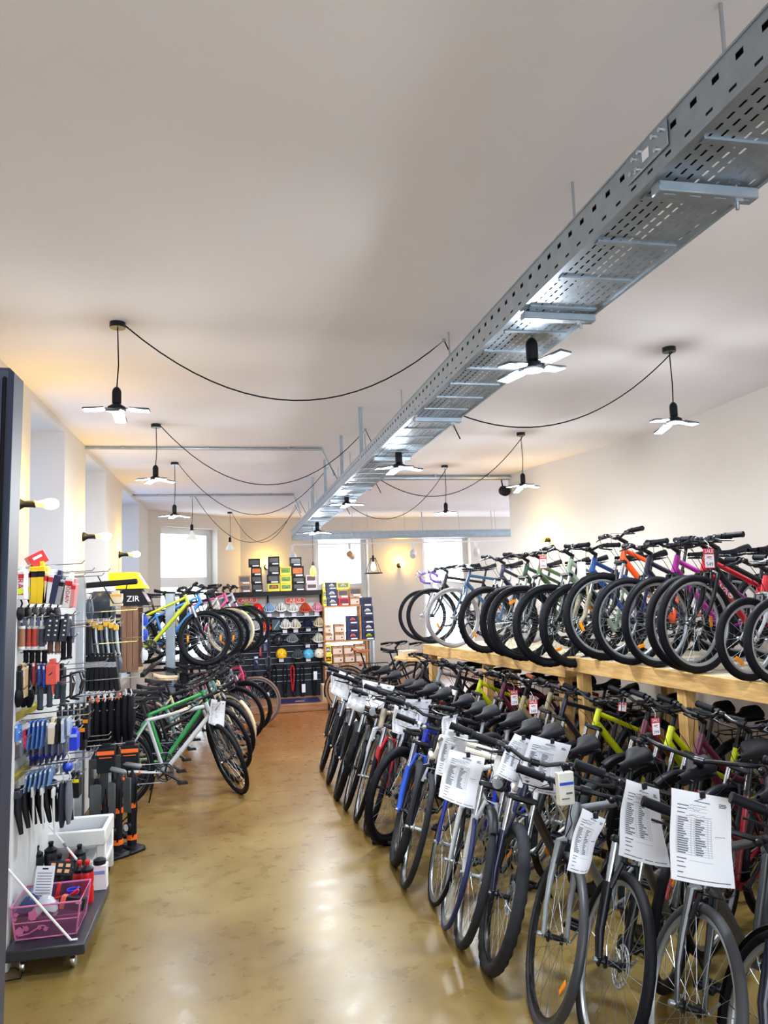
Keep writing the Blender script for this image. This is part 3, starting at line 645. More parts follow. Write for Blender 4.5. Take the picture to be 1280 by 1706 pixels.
    if g['rack']:
        rk = MB(); z = Rr * 2 + .055; x0, x1 = rear.x + .19, rear.x - .22
        for s in (-1, 1):
            rk.tube([(x0, s * .03, z), (x0 - .04, s * .055, z), (x1 + .03, s * .055, z), (x1, s * .03, z)], .005, 6)
            for q in (.02, -.10): rk.tube([(rear.x + q, s * .06, z), rear + Vector((0, s * .072, .03))], .0045, 6)
        for q in (0, .13, .26, .40): rk.tube([(x0 - q, -.055, z), (x0 - q, .055, z)], .004, 5)
        rk.tube([(x0, 0, z), ST - su * .06 + Vector((-.01, 0, 0))], .005, 6); m['rear_rack'] = rk.mesh('rear_rack')
        m['rear_light'] = MB().box((x1 - .012, 0, z - .02), (.02, .09, .035), bev=.005).mesh('rear_light')
    m['kickstand'] = MB().tube([BBp + Vector((-.08, .03, -.03)), BBp + Vector((-.12, .13, -BBp.z + .02))], [.009, .007], 6).box(BBp + Vector((-.125, .135, -BBp.z + .012)), (.035, .02, .012), bev=.004).mesh('kickstand')
    d['bc'] = bc; _bk[kind] = d; return d
def bicycle(kind, label, pos, heading, steer=0.0, lean=-.10, frame=BLKM, fork=None, tyre=BLACK, rim=None, grip=BLACK, sad=BLACK, bar=BLKM, group=None, z=0.0, nrefl=1, disc=None, lower=None, opts=''):
    """pos: ground point of the front wheel; heading: direction (x, y) the bicycle faces"""
    d = bike_meshes(kind); m = d['m']; g = d['g']; a = math.atan2(heading[1], heading[0])
    S = T(d['P']) @ Matrix.Rotation(steer, 4, d['u']) @ T(-d['P']); M = T((pos[0], pos[1], z)) @ R(a, 'Z') @ R(lean, 'X')
    W = M @ S; n = (W.to_3x3() @ Vector((0, 1, 0))).normalized(); up = Vector((0, 0, 1)); low = W @ d['hub'] - (up - n * n.z).normalized() * g['R']   # the turned wheel still touches its mark
    t = thing('bicycle', label, 'bicycle', m=T((pos[0] - low.x, pos[1] - low.y, min(.012, z - low.z))) @ M, group=group)
    disc = (kind == 'mtb') if disc is None else disc; rim = rim or BLKM; fork = fork or frame; lower = lower or BLKM
    put('frame', m['frame'], frame, t)
    f = put('fork', m['fork'], BLKM if g['fork'] == 'susp' else fork, t, S)
    if g['fork'] == 'susp': put('stanchions', m['stanchions'], CHROME, f); put('lower_legs', m['lower_legs'], lower, f)
    put('skewer', m['skewer'], ALU, f)
    if 'rim_brake' in m and not disc: put('rim_brake', m['rim_brake'], ALU if 'silver' in opts else BLKM, f)
    if disc: put('disc_caliper', m['disc_caliper'], BLKM, f)
    ws = wheel_set(g['R'], g['r'], g['tread'], 20 if kind == 'kid20' else 28, .024 if kind == 'road' else .016)
    for c, st, nm in ((d['hub'], S, 'front_wheel'), (d['rear'], None, 'rear_wheel')):
        q = T(c) @ R(rnd.random() * 6, 'Y'); q = st @ q if st else q
        w = put(nm, ws['rim'], rim, t, q)
        put('tyre', ws['tyre'], tyre, w); put('spokes', ws['spokes'], ALU, w); put('hub', ws['hub'], BLKM if 'silver' not in opts else ALU, w)
        for k_ in range(nrefl): put('reflector', ws['reflector'], ORANGE, w, R(k_ * math.pi, 'Y'))
        if disc: put('brake_disc', ws['disc'], ALU, w, T((0, .034, 0)))
        if st is None: put('cassette', ws['cassette'], ALU, w)
    put('stem', m['stem'], bar, t, S); hb = put('handlebar', m['handlebar'], bar, t, S)
    for nm in ('l', 'r'):
        if 'grip' + nm in m: put('grip', m['grip' + nm], grip, hb)
        put('brake_lever', m['brake_lever' + nm], ALU if 'silver' in opts else BLKM, hb)
    put('brake_cables', m['brake_cables'], BLACK, hb)
    sp = put('seatpost', m['seatpost'], ALU if 'silver' in opts else BLKM, t); sdl = put('saddle', m['saddle'], sad, t); put('saddle_rails', m['saddle_rails'], ALU, sdl)
    cr = put('chainring', m['chainring'], BLKM if 'silver' not in opts else ALU, t)
    for nm in ('l', 'r'): put('crank_arm', m['crank_arm' + nm], BLKM, cr); put('pedal', m['pedal' + nm], BLKP, cr)
    put('chain', m['chain'], GALV, t)
    if not kind.startswith('kid20'): put('derailleur', m['derailleur'], BLKM, t)
    if g['fen'] and 'nofen' not in opts:
        put('front_fender', m['front_fender'], BLKP if 'silverfen' not in opts else ALU, t, S); put('rear_fender', m['rear_fender'], BLKP if 'silverfen' not in opts else ALU, t)
        if 'light' in opts: hl = put('headlight', m['headlight'], BLKP if 'chromelight' not in opts else CHROME, t, S)
        if 'light' in opts: put('lens', m['lens'], mat('lamp_lens', (.62, .65, .68), .12), hl)
    if g['rack'] and 'norack' not in opts: put('rear_rack', m['rear_rack'], BLKM, t); put('rear_light', m['rear_light'], mat('tail_red', (.6, .05, .06), .25), t)
    if lean < -.02 and z < .1: put('kickstand', m['kickstand'], BLKM, t)
    return t, S
def paint(name, c, rough=.3): return mat('paint_' + name, c, rough, coat=.4)

# ================================================================ timber bicycle platform along the right wall
ZA, ZB = 1.16, 1.24
EA0, EA1 = atZ(704, 1073, ZA), atZ(941, 1106, ZA); EB0, EB1 = atZ(938, 1093, ZB), atZ(1300, 1142, ZB)
def platform(e0, e1, z, label, posts, near=0, depth=1.34):
    e0, e1 = Vector((e0.x, e0.y, 0)), Vector((e1.x, e1.y, 0)); u = (e1 - e0).normalized(); n = Vector((-u.y, u.x, 0)); L = (e1 - e0).length + near
    if n.x < 0: n = -n
    t = thing('wooden_bicycle_platform', label, 'platform', e0); D = depth
    zz = Vector((0, 0, 1)); m = basis(u, n, zz)
    put('front_beam', MB().box((L / 2, .025, z - .06), (L, .05, .12), bev=.004).xf(m), PINEY, t)
    put('rear_beam', MB().box((L / 2, D - .03, z - .07), (L, .05, .10), bev=.004).xf(m), PINEY, t)
    nb = int(D / .15)
    for i in range(nb): put('deck_board', MB().box((L / 2, .05 + (i + .5) * (D - .1) / nb, z - .012), (L, (D - .1) / nb - .008, .022), bev=.003).xf(m), mat('weathered_board', (.74, .70, .62), .7, vary=.12, vscale=6), t)
    for x in posts:
        put('post', MB().box((x, .095, (z - .121) / 2), (.09, .09, z - .121), bev=.004).xf(m), PINEZ, t)
        put('post', MB().box((x, D - .12, (z - .121) / 2), (.09, .09, z - .121), bev=.004).xf(m), PINEZ, t)
        put('cross_beam', MB().box((x + .07, D / 2, z - .075), (.045, D - .12, .10), bev=.003).xf(m), PINE, t)
    return u, n
uA, nA = platform(EA0, EA1, ZA, 'farther pine bicycle platform ending beside the small table with the laptop', [.10, 1.55, 3.02])
uB, nB = platform(EB0, EB1, ZB, 'nearer pine bicycle platform against the right wall, carrying the orange and purple bikes', [.16, 1.42, 2.72], .35, 1.20)

def rackbike(kind, px, py, z, label, n, **k):
    c = atZ(px, py, z); k.setdefault('lean', rnd.uniform(-.03, .03)); st = k.pop('steer', rnd.uniform(-.12, .12)); da = k.pop('da', 0)
    h = Matrix.Rotation(da, 3, 'Z') @ (-n)
    return bicycle(kind, label, (c.x, c.y), (h.x, h.y), st, z=z, **k)
P_ = paint
DKGREEN, GREEN, PALEGR, BLU, PETROL = P_('dark_green', (.20, .33, .26)), P_('green', (.36, .50, .32)), P_('pale_green', (.60, .70, .60)), P_('blue', (.05, .30, .62)), P_('petrol', (.16, .30, .45))
ORA, PUR, REDP, LIME, PLUM, TAN = P_('orange', (.95, .33, .10)), P_('purple', (.62, .12, .56)), P_('red', (.80, .08, .16)), P_('lime', (.80, .84, .08)), P_('plum', (.36, .08, .22)), P_('tan', (.62, .58, .46))
SILVER, WHITE, GREY, NAVYP, ROYAL = P_('silver', (.74, .76, .78)), P_('white', (.87, .88, .87)), P_('grey', (.50, .53, .56)), P_('navy', (.08, .10, .20)), P_('royal_blue', (.10, .20, .68))
CREAM = mat('cream_rubber', (.86, .80, .66), .6); GREYT = mat('grey_rubber', (.52, .49, .50), .6); BROWN = mat('brown_leather', (.60, .34, .20), .5); NAVYT = mat('navy_rubber', (.12, .17, .36), .6)
DGREY = mat('worn_rubber', (.135, .145, .17), .75, spec=.3)
GP = 'bicycles on the timber platform'
rackbike('road', 706, 1068, ZA, 'black-tyred road bike at the far end of the timber platform', nA, frame=SILVER, bar=mat('violet_tape', (.40, .28, .60), .5), nrefl=0, opts='silver', group=GP)
rackbike('trekrigid', 722, 1072, ZA, 'black-framed slim-tyred bike second from the far end of the platform', nA, frame=BLKM, nrefl=0, group=GP)
rackbike('trekrigid', 757, 1079, ZA, 'petrol blue bike with grey tyres on the platform', nA, frame=PETROL, tyre=GREYT, rim=ALU, nrefl=1, opts='silver', group=GP)
b_dg = rackbike('mtb', 812, 1088, ZA, 'mountain bike on the platform just in front of the petrol blue bike', nA, frame=NAVYP, nrefl=2, da=.05, group=GP)
rackbike('mtb', 851, 1094, ZA, 'dark green mountain bike on the platform', nA, frame=DKGREEN, nrefl=1, da=.02, group=GP)
rackbike('mtb', 876, 1101, ZA, 'mid green mountain bike on the platform beside the tagged one', nA, frame=GREEN, nrefl=1, group=GP)
b_tag = rackbike('mtb', 920, 1111, ZA, 'pale green mountain bike on the platform with a price tag at its bars', nA, frame=PALEGR, nrefl=1, steer=-.05, group=GP)
rackbike('mtb', 958, 1112, ZA, 'bright blue mountain bike with a large brake disc on the farther platform', nA, frame=BLU, nrefl=1, lower=mat('tan_fork', (.62, .58, .48), .4), steer=.1, group=GP)
rackbike('mtb', 1012, 1100, ZB, 'orange mountain bike with silver rims on the nearer platform', nB, frame=ORA, rim=ALU, disc=False, nrefl=1, lower=BLKM, group=GP)
rackbike('kid26', 1056, 1108, ZB, 'black and red youth bike between the orange and purple bikes', nB, frame=NAVYP, fork=NAVYP, rim=ALU, nrefl=1, group=GP)
b_pu = rackbike('kid26', 1100, 1112, ZB, 'purple youth bike with grey rims on the nearer platform', nB, frame=PUR, fork=BLKM, rim=ALU, nrefl=1, steer=.1, group=GP)
b_red = rackbike('kid26', 1148, 1118, ZB, 'red youth bike standing just behind the matt black one', nB, frame=REDP, fork=BLKM, rim=ALU, nrefl=1, group=GP)
b_blk = rackbike('kid26', 1166, 1122, ZB, 'matt black youth bike with oval badge on the nearer platform', nB, frame=BLKM, fork=BLKM, rim=ALU, nrefl=0, steer=.08, group=GP)
rackbike('kid20', 1252, 1135, ZB, 'small red child bike at the near right end of the platform', nB, frame=REDP, fork=SILVER, rim=ALU, nrefl=1, group=GP)
rackbike('kid20', 1300, 1141, ZB, 'small purple child bike cut off by the right picture edge', nB, frame=PUR, fork=SILVER, rim=ALU, nrefl=0, opts='silver', group=GP)
for (t, S), s, c in ((b_blk, 'oxo', PAPER), (b_red, 'oxo', CARD)):
    d = _bk['kid26']; a = d['HB'].lerp(d['BB'], .33) ; v = (d['BB'] - d['HB']).normalized()
    tm = text_mesh(s, .085, .001); y = Vector((0, -1, 0)); up = Vector((-v.z, 0, v.x)) * (1 if v.x < 0 else -1)
    m = basis(-v if v.x > 0 else v, up, y, a + y * .0235); m = basis(Vector((-1, 0, 0)).lerp(v, 1), Vector((v.z, 0, -v.x)), (0, -1, 0), a + y * .0245)
    put('lettering', tm, c, [o for o in t.children if o.name.startswith('frame')][0], m)

# ---- second row: bicycles parked under the platform
GU = 'bicycles under the timber platform'
UN = [(4.02, 'low', BLKM, 'black trekking bike under the near end of the platform', dict(sad=BLACK)),
      (4.38, 'low', PLUM, 'plum step-through bike with a sale tag, nearer of two', dict(nofork=1)),
      (4.66, 'low', LIME, 'yellow step-through bike showing between the two plum bikes', {}),
      (4.92, 'low', PLUM, 'plum step-through bike behind the yellow one, farther of two', {}),
      (5.48, 'mtb', LIME, 'lime yellow mountain bike beside the middle platform post', {}),
      (5.95, 'trek', NAVYP, 'black and red trekking bike left of the middle platform post', {}),
      (6.32, 'trek', TAN, 'tan trekking bike with brown grips under the platform', dict(grip=BROWN)),
      (6.72, 'city', TAN, 'tan city bike with a sale tag under the platform', {}),
      (7.12, 'trek', PLUM, 'dark red trekking bike under the farther platform', {}),
      (7.62, 'mtb', LIME, 'yellow-green mountain bike beside the farther platform post', {}),
      (8.12, 'trek', BLKM, 'black trekking bike fourth from the far platform end', {}),
      (8.62, 'trek', GREY, 'grey trekking bike under the far platform end', {}),
      (9.05, 'city', BLKM, 'black city bike last under the far platform end', {})]
under = []
for y, kd, fr_, lb, kw in UN:
    e = EA1.lerp(EA0, (y - EA1.y) / (EA0.y - EA1.y)) if y > EA1.y else EB1.lerp(EB0, (y - EB1.y) / (EB0.y - EB1.y)); kw.pop('nofork', 0)
    under.append(bicycle(kd, lb, (e.x - .40, y), (-nA.x, -nA.y), rnd.uniform(.05, .25), lean=-.07, frame=fr_, nrefl=1, group=GU, **kw))

# ---- first row: used bicycles with paper sheets, front wheels towards the aisle
GF = 'used bicycles in the front row beside the aisle'
ROW = [  # contact px, kind, axis angle, wheel angle (degrees from straight at the camera), look
    (535, 1282, 'trek', 50, 7, BLKM, dict(), 'black trekking bike at the far end of the front row'),
    (546, 1305, 'trek', 50, 7, GREY, dict(fork=BLKM), 'grey trekking bike second from the far end of the front row'),
    (560, 1330, 'mtb', 50, 8, BLKM, dict(disc=False), 'black knobby-tyred bike third from the far end of the front row'),
    (575, 1347, 'trek', 50, 8, SILVER, dict(opts='chromelight', rim=ALU), 'silver trekking bike with a round chrome headlight, fourth from the far end'),
    (592, 1366, 'trekrigid', 50, 8, P_('champagne', (.70, .66, .58)), dict(rim=ALU, fork=SILVER, opts='silver'), 'champagne bike with a silver fork in the far half of the front row'),
    (609, 1386, 'trek', 50, 8, BLKM, dict(rim=ALU, lower=REDP, opts='chromelight'), 'black bike with red fork legs in the front row'),
    (648, 1404, 'mtb', 50, 44, BLKM, dict(lower=BLKM, disc=True), 'black fat-tyred mountain bike in the middle of the front row'),
    (655, 1438, 'mtb', 50, 10, ROYAL, dict(lower=P_('sky_blue', (.15, .36, .85)), disc=False, tyre=DGREY), 'blue bike with bright blue suspension fork legs in the front row'),
    (671, 1474, 'trekrigid', 50, 10, BLKM, dict(rim=ALU, fork=BLKM, opts='silver', tyre=DGREY), 'black bike with bright steel spokes left of the white drop bars'),
    (718, 1503, 'road', 50, 7, ROYAL, dict(rim=ALU, fork=ROYAL, bar=P_('white_tape', (.88, .87, .82), .6), opts='silver'), 'blue road bike with white-taped drop bars'),
    (738, 1540, 'road', 50, 12, WHITE, dict(rim=ALU, fork=SILVER, tyre=NAVYT, bar=P_('white_tape', (.88, .87, .82), .6), opts='silver'), 'white road bike with navy tyres and white drop bars'),
    (763, 1571, 'trek', 50, 12, WHITE, dict(rim=ALU, lower=SILVER, tyre=DGREY, opts='silver chromelight', nrefl=2), 'white trekking bike with silver fork and orange reflectors'),
    (808, 1613, 'mtb', 52, 11, NAVYP, dict(lower=NAVYP, disc=True, tyre=DGREY), 'navy mountain bike with grey tyres right of the white trekking bike'),
    (892, 1701, 'trekrigid', 54, 9, GREY, dict(fork=GREY, tyre=mat('slick_rubber', (.19, .20, .225), .45)), 'grey bike with a bare rigid fork and slim slick tyres near the camera'),
    (985, 1757, 'trek', 57, 8, P_('graphite', (.26, .27, .28)), dict(lower=BLKM, rim=ALU, disc=True, opts='norack nofen'), 'graphite bike with white lettering on its black suspension fork'),
    (1112, 1850, 'trekrigid', 60, 9, P_('slate', (.22, .235, .25)), dict(fork=P_('slate', (.22, .235, .25)), rim=ALU, tyre=mat('grey_tyre', (.21, .22, .24), .7)), 'slate bike carrying the large paper sheet nearest the camera'),
    (1262, 1930, 'trek', 62, 8, NAVYP, dict(lower=NAVYP, rim=ALU), 'dark blue bike cut off at the lower right picture corner')]
first = []
for i, (px, py, kd, ab, aw, fr_, kw, lb) in enumerate(ROW):
    c = atZ(px, py, 0); a = math.radians(ab)
    first.append(bicycle(kd, lb, (c.x, c.y), (-math.sin(a), -math.cos(a)), math.radians(ab - aw), lean=kw.pop('lean', -.12 if i < 13 else -.09), frame=fr_, group=GF, **kw))
# bicycles parked behind that row at the lower right
for x, y, kd, fr_, lb in ((2.22, 2.75, 'trek', BLKM, 'black bike with a red light behind the nearest sheet at the right edge'), (1.95, 3.35, 'city', P_('wine', (.50, .06, .12)), 'wine red bike half hidden behind the two nearest sheets')):
    under.append(bicycle(kd, lb, (x, y), (-.86, -.5), .2, lean=-.08, frame=fr_, group=GF))
# white lettering down the suspension leg
t, S = first[14]; d = _bk['trek']; a = d['P'] + d['u'] * .24 + Vector((.022, -.062, 0)) ; v = -d['u']
put('lettering', text_mesh('MORRISON', .030, .0006), PAPER, [o for o in t.children if o.name.startswith('fork')][0], basis(d['u'], Vector((0, 1, 0)), d['u'].cross(Vector((0, 1, 0))), a))

# ---- left side, floor: bicycles facing the aisle
GL = 'bicycles on the floor left of the aisle'
LEFT = [((400, 1322), 'trekrigid', SILVER, -1.42, 'silver-white bike nearest the camera in the left floor row', dict(fork=BLKM, opts='')),
        ((394, 1302), 'trek', P_('kelly_green', (.10, .58, .26)), -1.40, 'bright green bike right behind the silver-white one', dict(fork=BLKM, opts='norack')),
        ((398, 1282), 'city', BLKM, -1.25, 'black step-through bike third in the left floor row', {}),
        ((400, 1264), 'low', P_('teal', (.36, .52, .54)), -1.15, 'teal bike with a rear rack in the left floor row', dict(opts='light')),
        ((403, 1248), 'city', P_('cream', (.84, .78, .62)), -1.15, 'cream city bike with cream tyres in the left floor row', dict(tyre=CREAM, sad=mat('beige_saddle', (.75, .66, .52), .6))),
        ((408, 1233), 'trek', BLKM, -.9, 'black trekking bike behind the cream city bike', {}),
        ((416, 1221), 'trek', GREY, -.7, 'grey bike with orange reflectors near the far end of the left row', dict(nrefl=2)),
        ((428, 1210), 'trekrigid', P_('rose', (.75, .22, .38)), -.45, 'rose bike with tan tyre walls at the far end of the left row', dict(tyre=mat('tan_rubber', (.45, .34, .30), .6), rim=ALU))]
for i, ((px, py), kd, fr_, st, lb, kw) in enumerate(LEFT):
    c = atZ(px, py, 0); bicycle(kd, lb, (c.x, c.y), (.97, .22), st, lean=-.09, frame=fr_, group=GL, **kw)
# ---- left side, raised: steel stand holding a second tier
GT = 'bicycles on the raised left rack'
ZT = .97
f0 = atZ(342, 1110, ZT)
st_ = thing('bicycle_rack', 'steel two-post rack holding the upper tier of bikes on the left', 'rack', (-.6, f0.y + .3, 0))
for px, y, w, c in ((284, 10.1, .115, GALV), (306, 10.6, .11, BLKM)):
    x = atY(px, 1060, y).x; put('post', MB().box((x + .6, y - f0.y - .3, .95), (w, w, 1.9), bev=.01), c, st_)
for x in (-1.05, -.12):
    put('wheel_rail', MB().box((x + .6, .55, ZT - .03), (.05, 2.6, .05), bev=.004), BLKM, st_)
for y in (.5, 1.5): put('cross_bar', MB().box((0, y, ZT - .09), (1.15, .04, .04)), BLKM, st_)
for x in (-1.0, .0):
    for y in (-.2, 1.6): put('leg', MB().box((x * .9 + .0, y, (ZT - .115) / 2), (.05, .05, ZT - .115)), BLKM, st_)
UP = [((343, 1110), 'mtb', P_('olive_lime', (.66, .70, .12)), .3, 'lime green mountain bike nearest on the raised left rack', dict(nrefl=2)),
      ((362, 1104), 'mtb', P_('azure', (.25, .55, .85)), -.1, 'light blue bike second on the raised left rack', {}),
      ((376, 1098), 'trekrigid', BLKM, -.3, 'black slim bike third on the raised left rack', {}),
      ((386, 1090), 'city', P_('pearl', (.80, .78, .76)), -.25, 'pearl grey bike with cream tyres on the raised left rack', dict(tyre=CREAM, rim=ALU)),
      ((402, 1087), 'trek', P_('pink', (.90, .35, .62)), -.2, 'pink bike behind the cream-tyred one on the raised left rack', {}),
      ((413, 1084), 'trek', SILVER, -.1, 'silver bike at the far end of the raised left rack', dict(rim=BLKM))]
for (px, py), kd, fr_, st, lb, kw in UP:
    c = atZ(px, py, ZT); bicycle(kd, lb, (c.x, c.y), (.985, .1), st, lean=rnd.uniform(-.02, .02), frame=fr_, z=ZT, group=GT, **kw)
# ---- bicycles standing far back by the cabinet
for px, py, kd, fr_, lb, kw in ((690, 1178, 'city', BLKM, 'black roadster with a brown saddle by the helmet shelves', dict(sad=BROWN, tyre=mat('tan_tyre', (.55, .42, .30), .6))),
                            (740, 1180, 'city', BLKM, 'black roadster with a black saddle behind the round table', {})):
    c = atZ(px, py, 0); bicycle(kd, lb, (c.x, c.y), (.95, .1), .1, lean=-.05, frame=fr_, **kw)

t = thing('floor_stand', 'short black tube stand lying on the floor by the fat-tyred bike', 'stand', atZ(640, 1404, .018)); a, b_ = atZ(622, 1402, .018) - atZ(640, 1404, .018), atZ(665, 1407, .018) - atZ(640, 1404, .018)
put('tube', MB().tube([a, b_], .016, 10), BLKM, t); put('end_cap', MB().tube([a * 1.02, a * .86], .02, 10), BLKP, t)

# ================================================================ helmet display and shelves at the far end
DY = 13.1                                     # slatted back panel
HF = 12.15                                    # front of the plinth
def px_w(n, y): return n / F * y
t = thing('helmet_display', 'tall dark slatted helmet and lock display on a wooden plinth', 'display stand', (.7, DY, 0))
iv = T((-.7, -DY, 0)); xl, xm, xr = atY(352, 1180, DY).x, atY(449, 1180, DY).x, atY(537, 1180, DY).x
topz = atY(470, 992, DY).z
WOODP = wood('walnut_plinth', (.55, .38, .27), (.66, .47, .33), (2, 30, 30), .4); SLATM = mat('anthracite_slat', (.13, .145, .18), .55, spec=.25); LIGHTP = mat('light_grey_panel', (.74, .74, .74), .5)
GROOVE = mat('aluminium_groove', (.62, .66, .70), .35, .6)
for a, b_ in ((xl, xm - .02), (xm + .02, xr)):
    ym = (HF + DY) / 2; pl = put('plinth', MB().box(((a + b_) / 2, ym, .06), (b_ - a + .04, DY - HF, .115), bev=.006).xf(iv), WOODP, t)
    put('edge_cap', MB().box((b_ + .0, ym - .01, .058), (.03, DY - HF + .03, .118), bev=.004).xf(iv), CARD, pl)
    bk = put('slat_panel', MB().box(((a + b_) / 2, DY + .02, topz * .5), (b_ - a, .04, topz)).xf(iv), SLATM, t)
    z = .38
    while z < topz - .42: put('slat_groove', MB().box(((a + b_) / 2, DY - .002, z), (b_ - a - .03, .006, .008)).xf(iv), GROOVE, bk); z += .098
    put('upper_panel', MB().box(((a + b_) / 2, DY - .004, topz - .18), (b_ - a - .01, .01, .36)).xf(iv), LIGHTP, t)
    for py in (1028, 1054, 1073): 
        zz = atY(470, py, DY - .1).z; put('glass_shelf', MB().box(((a + b_) / 2, DY - .09, zz), (b_ - a - .03, .17, .008)).xf(iv), CLEAR, t)
put('side_post', MB().box((xm, DY - .01, topz / 2), (.03, .07, topz)).xf(iv), CARD, t); put('side_post', MB().box((xr + .02, DY, topz / 2), (.035, .06, topz)).xf(iv), CARD, t)
put('header_shelf', MB().box(((xl + xr) / 2, DY - .06, topz + .035), (xr - xl + .06, .40, .075), bev=.005).xf(iv), CARD, t)
for px, lo in ((412, 1), (492, 1)):
    c = atY(px, 1000, DY - .03); m = basis((1, 0, 0), (0, 0, 1), (0, -1, 0), c); sg = MB()
    pill = lambda w, h: [(( -w + h) if i > 8 else (w - h)) + h * math.sin(math.pi * (i % 9) / 8 + (math.pi if i > 8 else 0)) for i in range(18)]
    def pillpoly(w, h): return [Vector((s * (w - h) + h * math.cos(a), h * math.sin(a), 0)) for s, a0 in ((1, -math.pi / 2), (-1, math.pi / 2)) for a in [a0 + math.pi * i / 8 for i in range(9)]]
    s_ = put('sign', MB().prism(pillpoly(.175, .055), (0, 0, .02)).xf(iv @ m), mat('sign_red', (.86, .22, .14), .4), t)
    put('sign_border', MB().prism(pillpoly(.165, .046), (0, 0, .003)).xf(iv @ m @ T((0, 0, .02))), mat('sign_white', (.96, .95, .92), .4), s_)
    put('sign_field', MB().prism(pillpoly(.157, .039), (0, 0, .003)).xf(iv @ m @ T((0, 0, .023))), mat('sign_red', (.86, .22, .14), .4), s_)
    put('lettering', text_mesh('ABUS', .082, .002), mat('sign_white', (.96, .95, .92), .4), s_, iv @ m @ T((0, 0, .0275)))
mt = put('floor_mat', MB().box((atY(499, 1165, 12.5).x, 12.55, .121), (.66, .55, .006)).xf(iv), NAVY, t)
put('mat_emblem', MB().prism(pillpoly(.075, .03), (0, 0, .003)).xf(iv @ T((atY(499, 1165, 12.5).x, 12.45, .124))), mat('emblem_rose', (.85, .60, .52), .5), mt)

def helmet(px, py, y, label, col, kind='vent', s=1.0, mat2=None):
    c = atY(px, py, y); t = thing('helmet', label, 'helmet', c, group='helmets on the display'); w, h, l = .094 * s, .078 * s, .115 * s
    tilt = R(.35, 'X') @ T((0, 0, -.03 * s)); mk = mat(f'helmet_{col}', col, .3)
    def pt(a, e, k=1.0): return Vector((w * k * math.cos(e) * math.cos(a), l * k * math.cos(e) * math.sin(a), h * k * math.sin(e) * 1.35))
    if kind == 'vent':
        put('liner', MB().grid(lambda i, j: pt(2 * math.pi * i, -.12 + j * 1.69, .80), 20, 6).xf(tilt), mat2 or BLKP, t)
        sh = MB()
        for q in range(7):
            x = -1 + q / 3; pts = []
            for i in range(11):
                e = -.05 + (math.pi + .1) * i / 10; r_ = math.sqrt(max(.06, 1 - (x * .86) ** 2)); pts.append(Vector((w * x * .9 * (1 - .25 * math.sin(e)), -l * r_ * math.cos(e), h * 1.35 * r_ * math.sin(e))))
            sh.tube(pts, [.0078 * s] * 11, 6)
        sh.tube([pt(2 * math.pi * i / 20, -.05, 1.0) for i in range(20)], .011 * s, 6, closed=True)
        put('shell', sh.xf(tilt), mk, t)
    else:
        put('shell', MB().grid(lambda i, j: pt(2 * math.pi * i, -.15 + j * 1.72), 24, 8).xf(tilt), mk, t)
        hs = MB()
        for a, e in ((-1.1, .5), (-2.0, .5), (-1.57, .85), (-.7, .25), (-2.4, .25)): hs.lathe([(0, .002), (.008, .001)], pt(a, e, 1.0), pt(a, e), 8)
        put('vent_holes', hs.xf(tilt), BLKP, t)
    put('strap', MB().tube([pt(.3, -.1, .9), Vector((.02, 0, -.11 * s)), Vector((-.02, 0, -.11 * s)), pt(2.84, -.1, .9)], .004, 5).xf(tilt), BLACK, t)
    return t
HY = DY - .12
for px, py, lb, col, kd in (
    (391, 1015, 'pink helmet at the left end of the top display row', (.93, .40, .62), 'vent'), (411, 1013, 'lime green helmet in the top display row', (.62, .88, .12), 'vent'),
    (429, 1013, 'smooth bright red helmet in the top display row', (.88, .10, .10), 'skate'), (449, 1012, 'pale blue vented helmet in the top display row', (.62, .74, .88), 'vent'),
    (468, 1011, 'white vented helmet just right of the pale blue one', (.93, .93, .92), 'vent'), (488, 1012, 'white vented helmet below the right red sign', (.92, .92, .90), 'vent'),
    (509, 1012, 'orange-red vented helmet in the top display row', (.85, .32, .18), 'vent'), (529, 1011, 'pink vented helmet at the right end of the top row', (.93, .62, .72), 'vent'),
    (442, 1043, 'black and orange helmet in the second display row', (.92, .28, .14), 'vent'), (476, 1039, 'white helmet with a red rim in the second row', (.90, .90, .88), 'vent'),
    (492, 1039, 'wide cream-white helmet in the middle of the second row', (.92, .90, .84), 'vent'), (513, 1038, 'navy helmet in the second display row', (.12, .14, .26), 'vent'),
    (532, 1036, 'cream helmet at the right end of the second row', (.90, .84, .70), 'vent'), (424, 1042, 'white helmet behind the raised black wheels', (.85, .86, .87), 'vent'),
    (464, 1064, 'black smooth helmet in the third display row', (.10, .11, .14), 'skate'), (487, 1062, 'grey vented helmet in the third display row', (.52, .53, .55), 'vent'),
    (509, 1064, 'black vented helmet in the third display row', (.12, .12, .14), 'vent'), (531, 1062, 'white and black helmet at the right end of the third row', (.90, .89, .84), 'vent'),
    (469, 1088, 'bright yellow smooth helmet in the fourth display row', (.95, .72, .08), 'skate'), (496, 1089, 'dark grey patterned helmet in the fourth row', (.32, .34, .36), 'vent'),
    (514, 1088, 'sky blue smooth helmet in the fourth display row', (.35, .68, .82), 'skate'), (533, 1087, 'cream smooth helmet at the right end of the fourth row', (.88, .84, .76), 'skate')):
    helmet(px, py, HY, lb, col, kd, 1.0)
for px, py in ((430, 1026), (449, 1025), (470, 1025), (490, 1024), (511, 1023), (528, 1022), (443, 1055), (475, 1052), (493, 1051), (514, 1049), (534, 1049), (513, 1076), (534, 1075), (469, 1100), (514, 1099)):
    put('price_label', MB().box(atY(px, py, DY - .19), (.075, .004, .055)).xf(T((-.7, -DY, 0))), mat('label_grey', (.78, .78, .84), .6), t0 := bpy.data.objects['helmet_display'])
tg = thing('dark_pack', 'dark teal accessory pack left of the white helmets in the second row', 'package', atY(460, 1041, DY - .06))
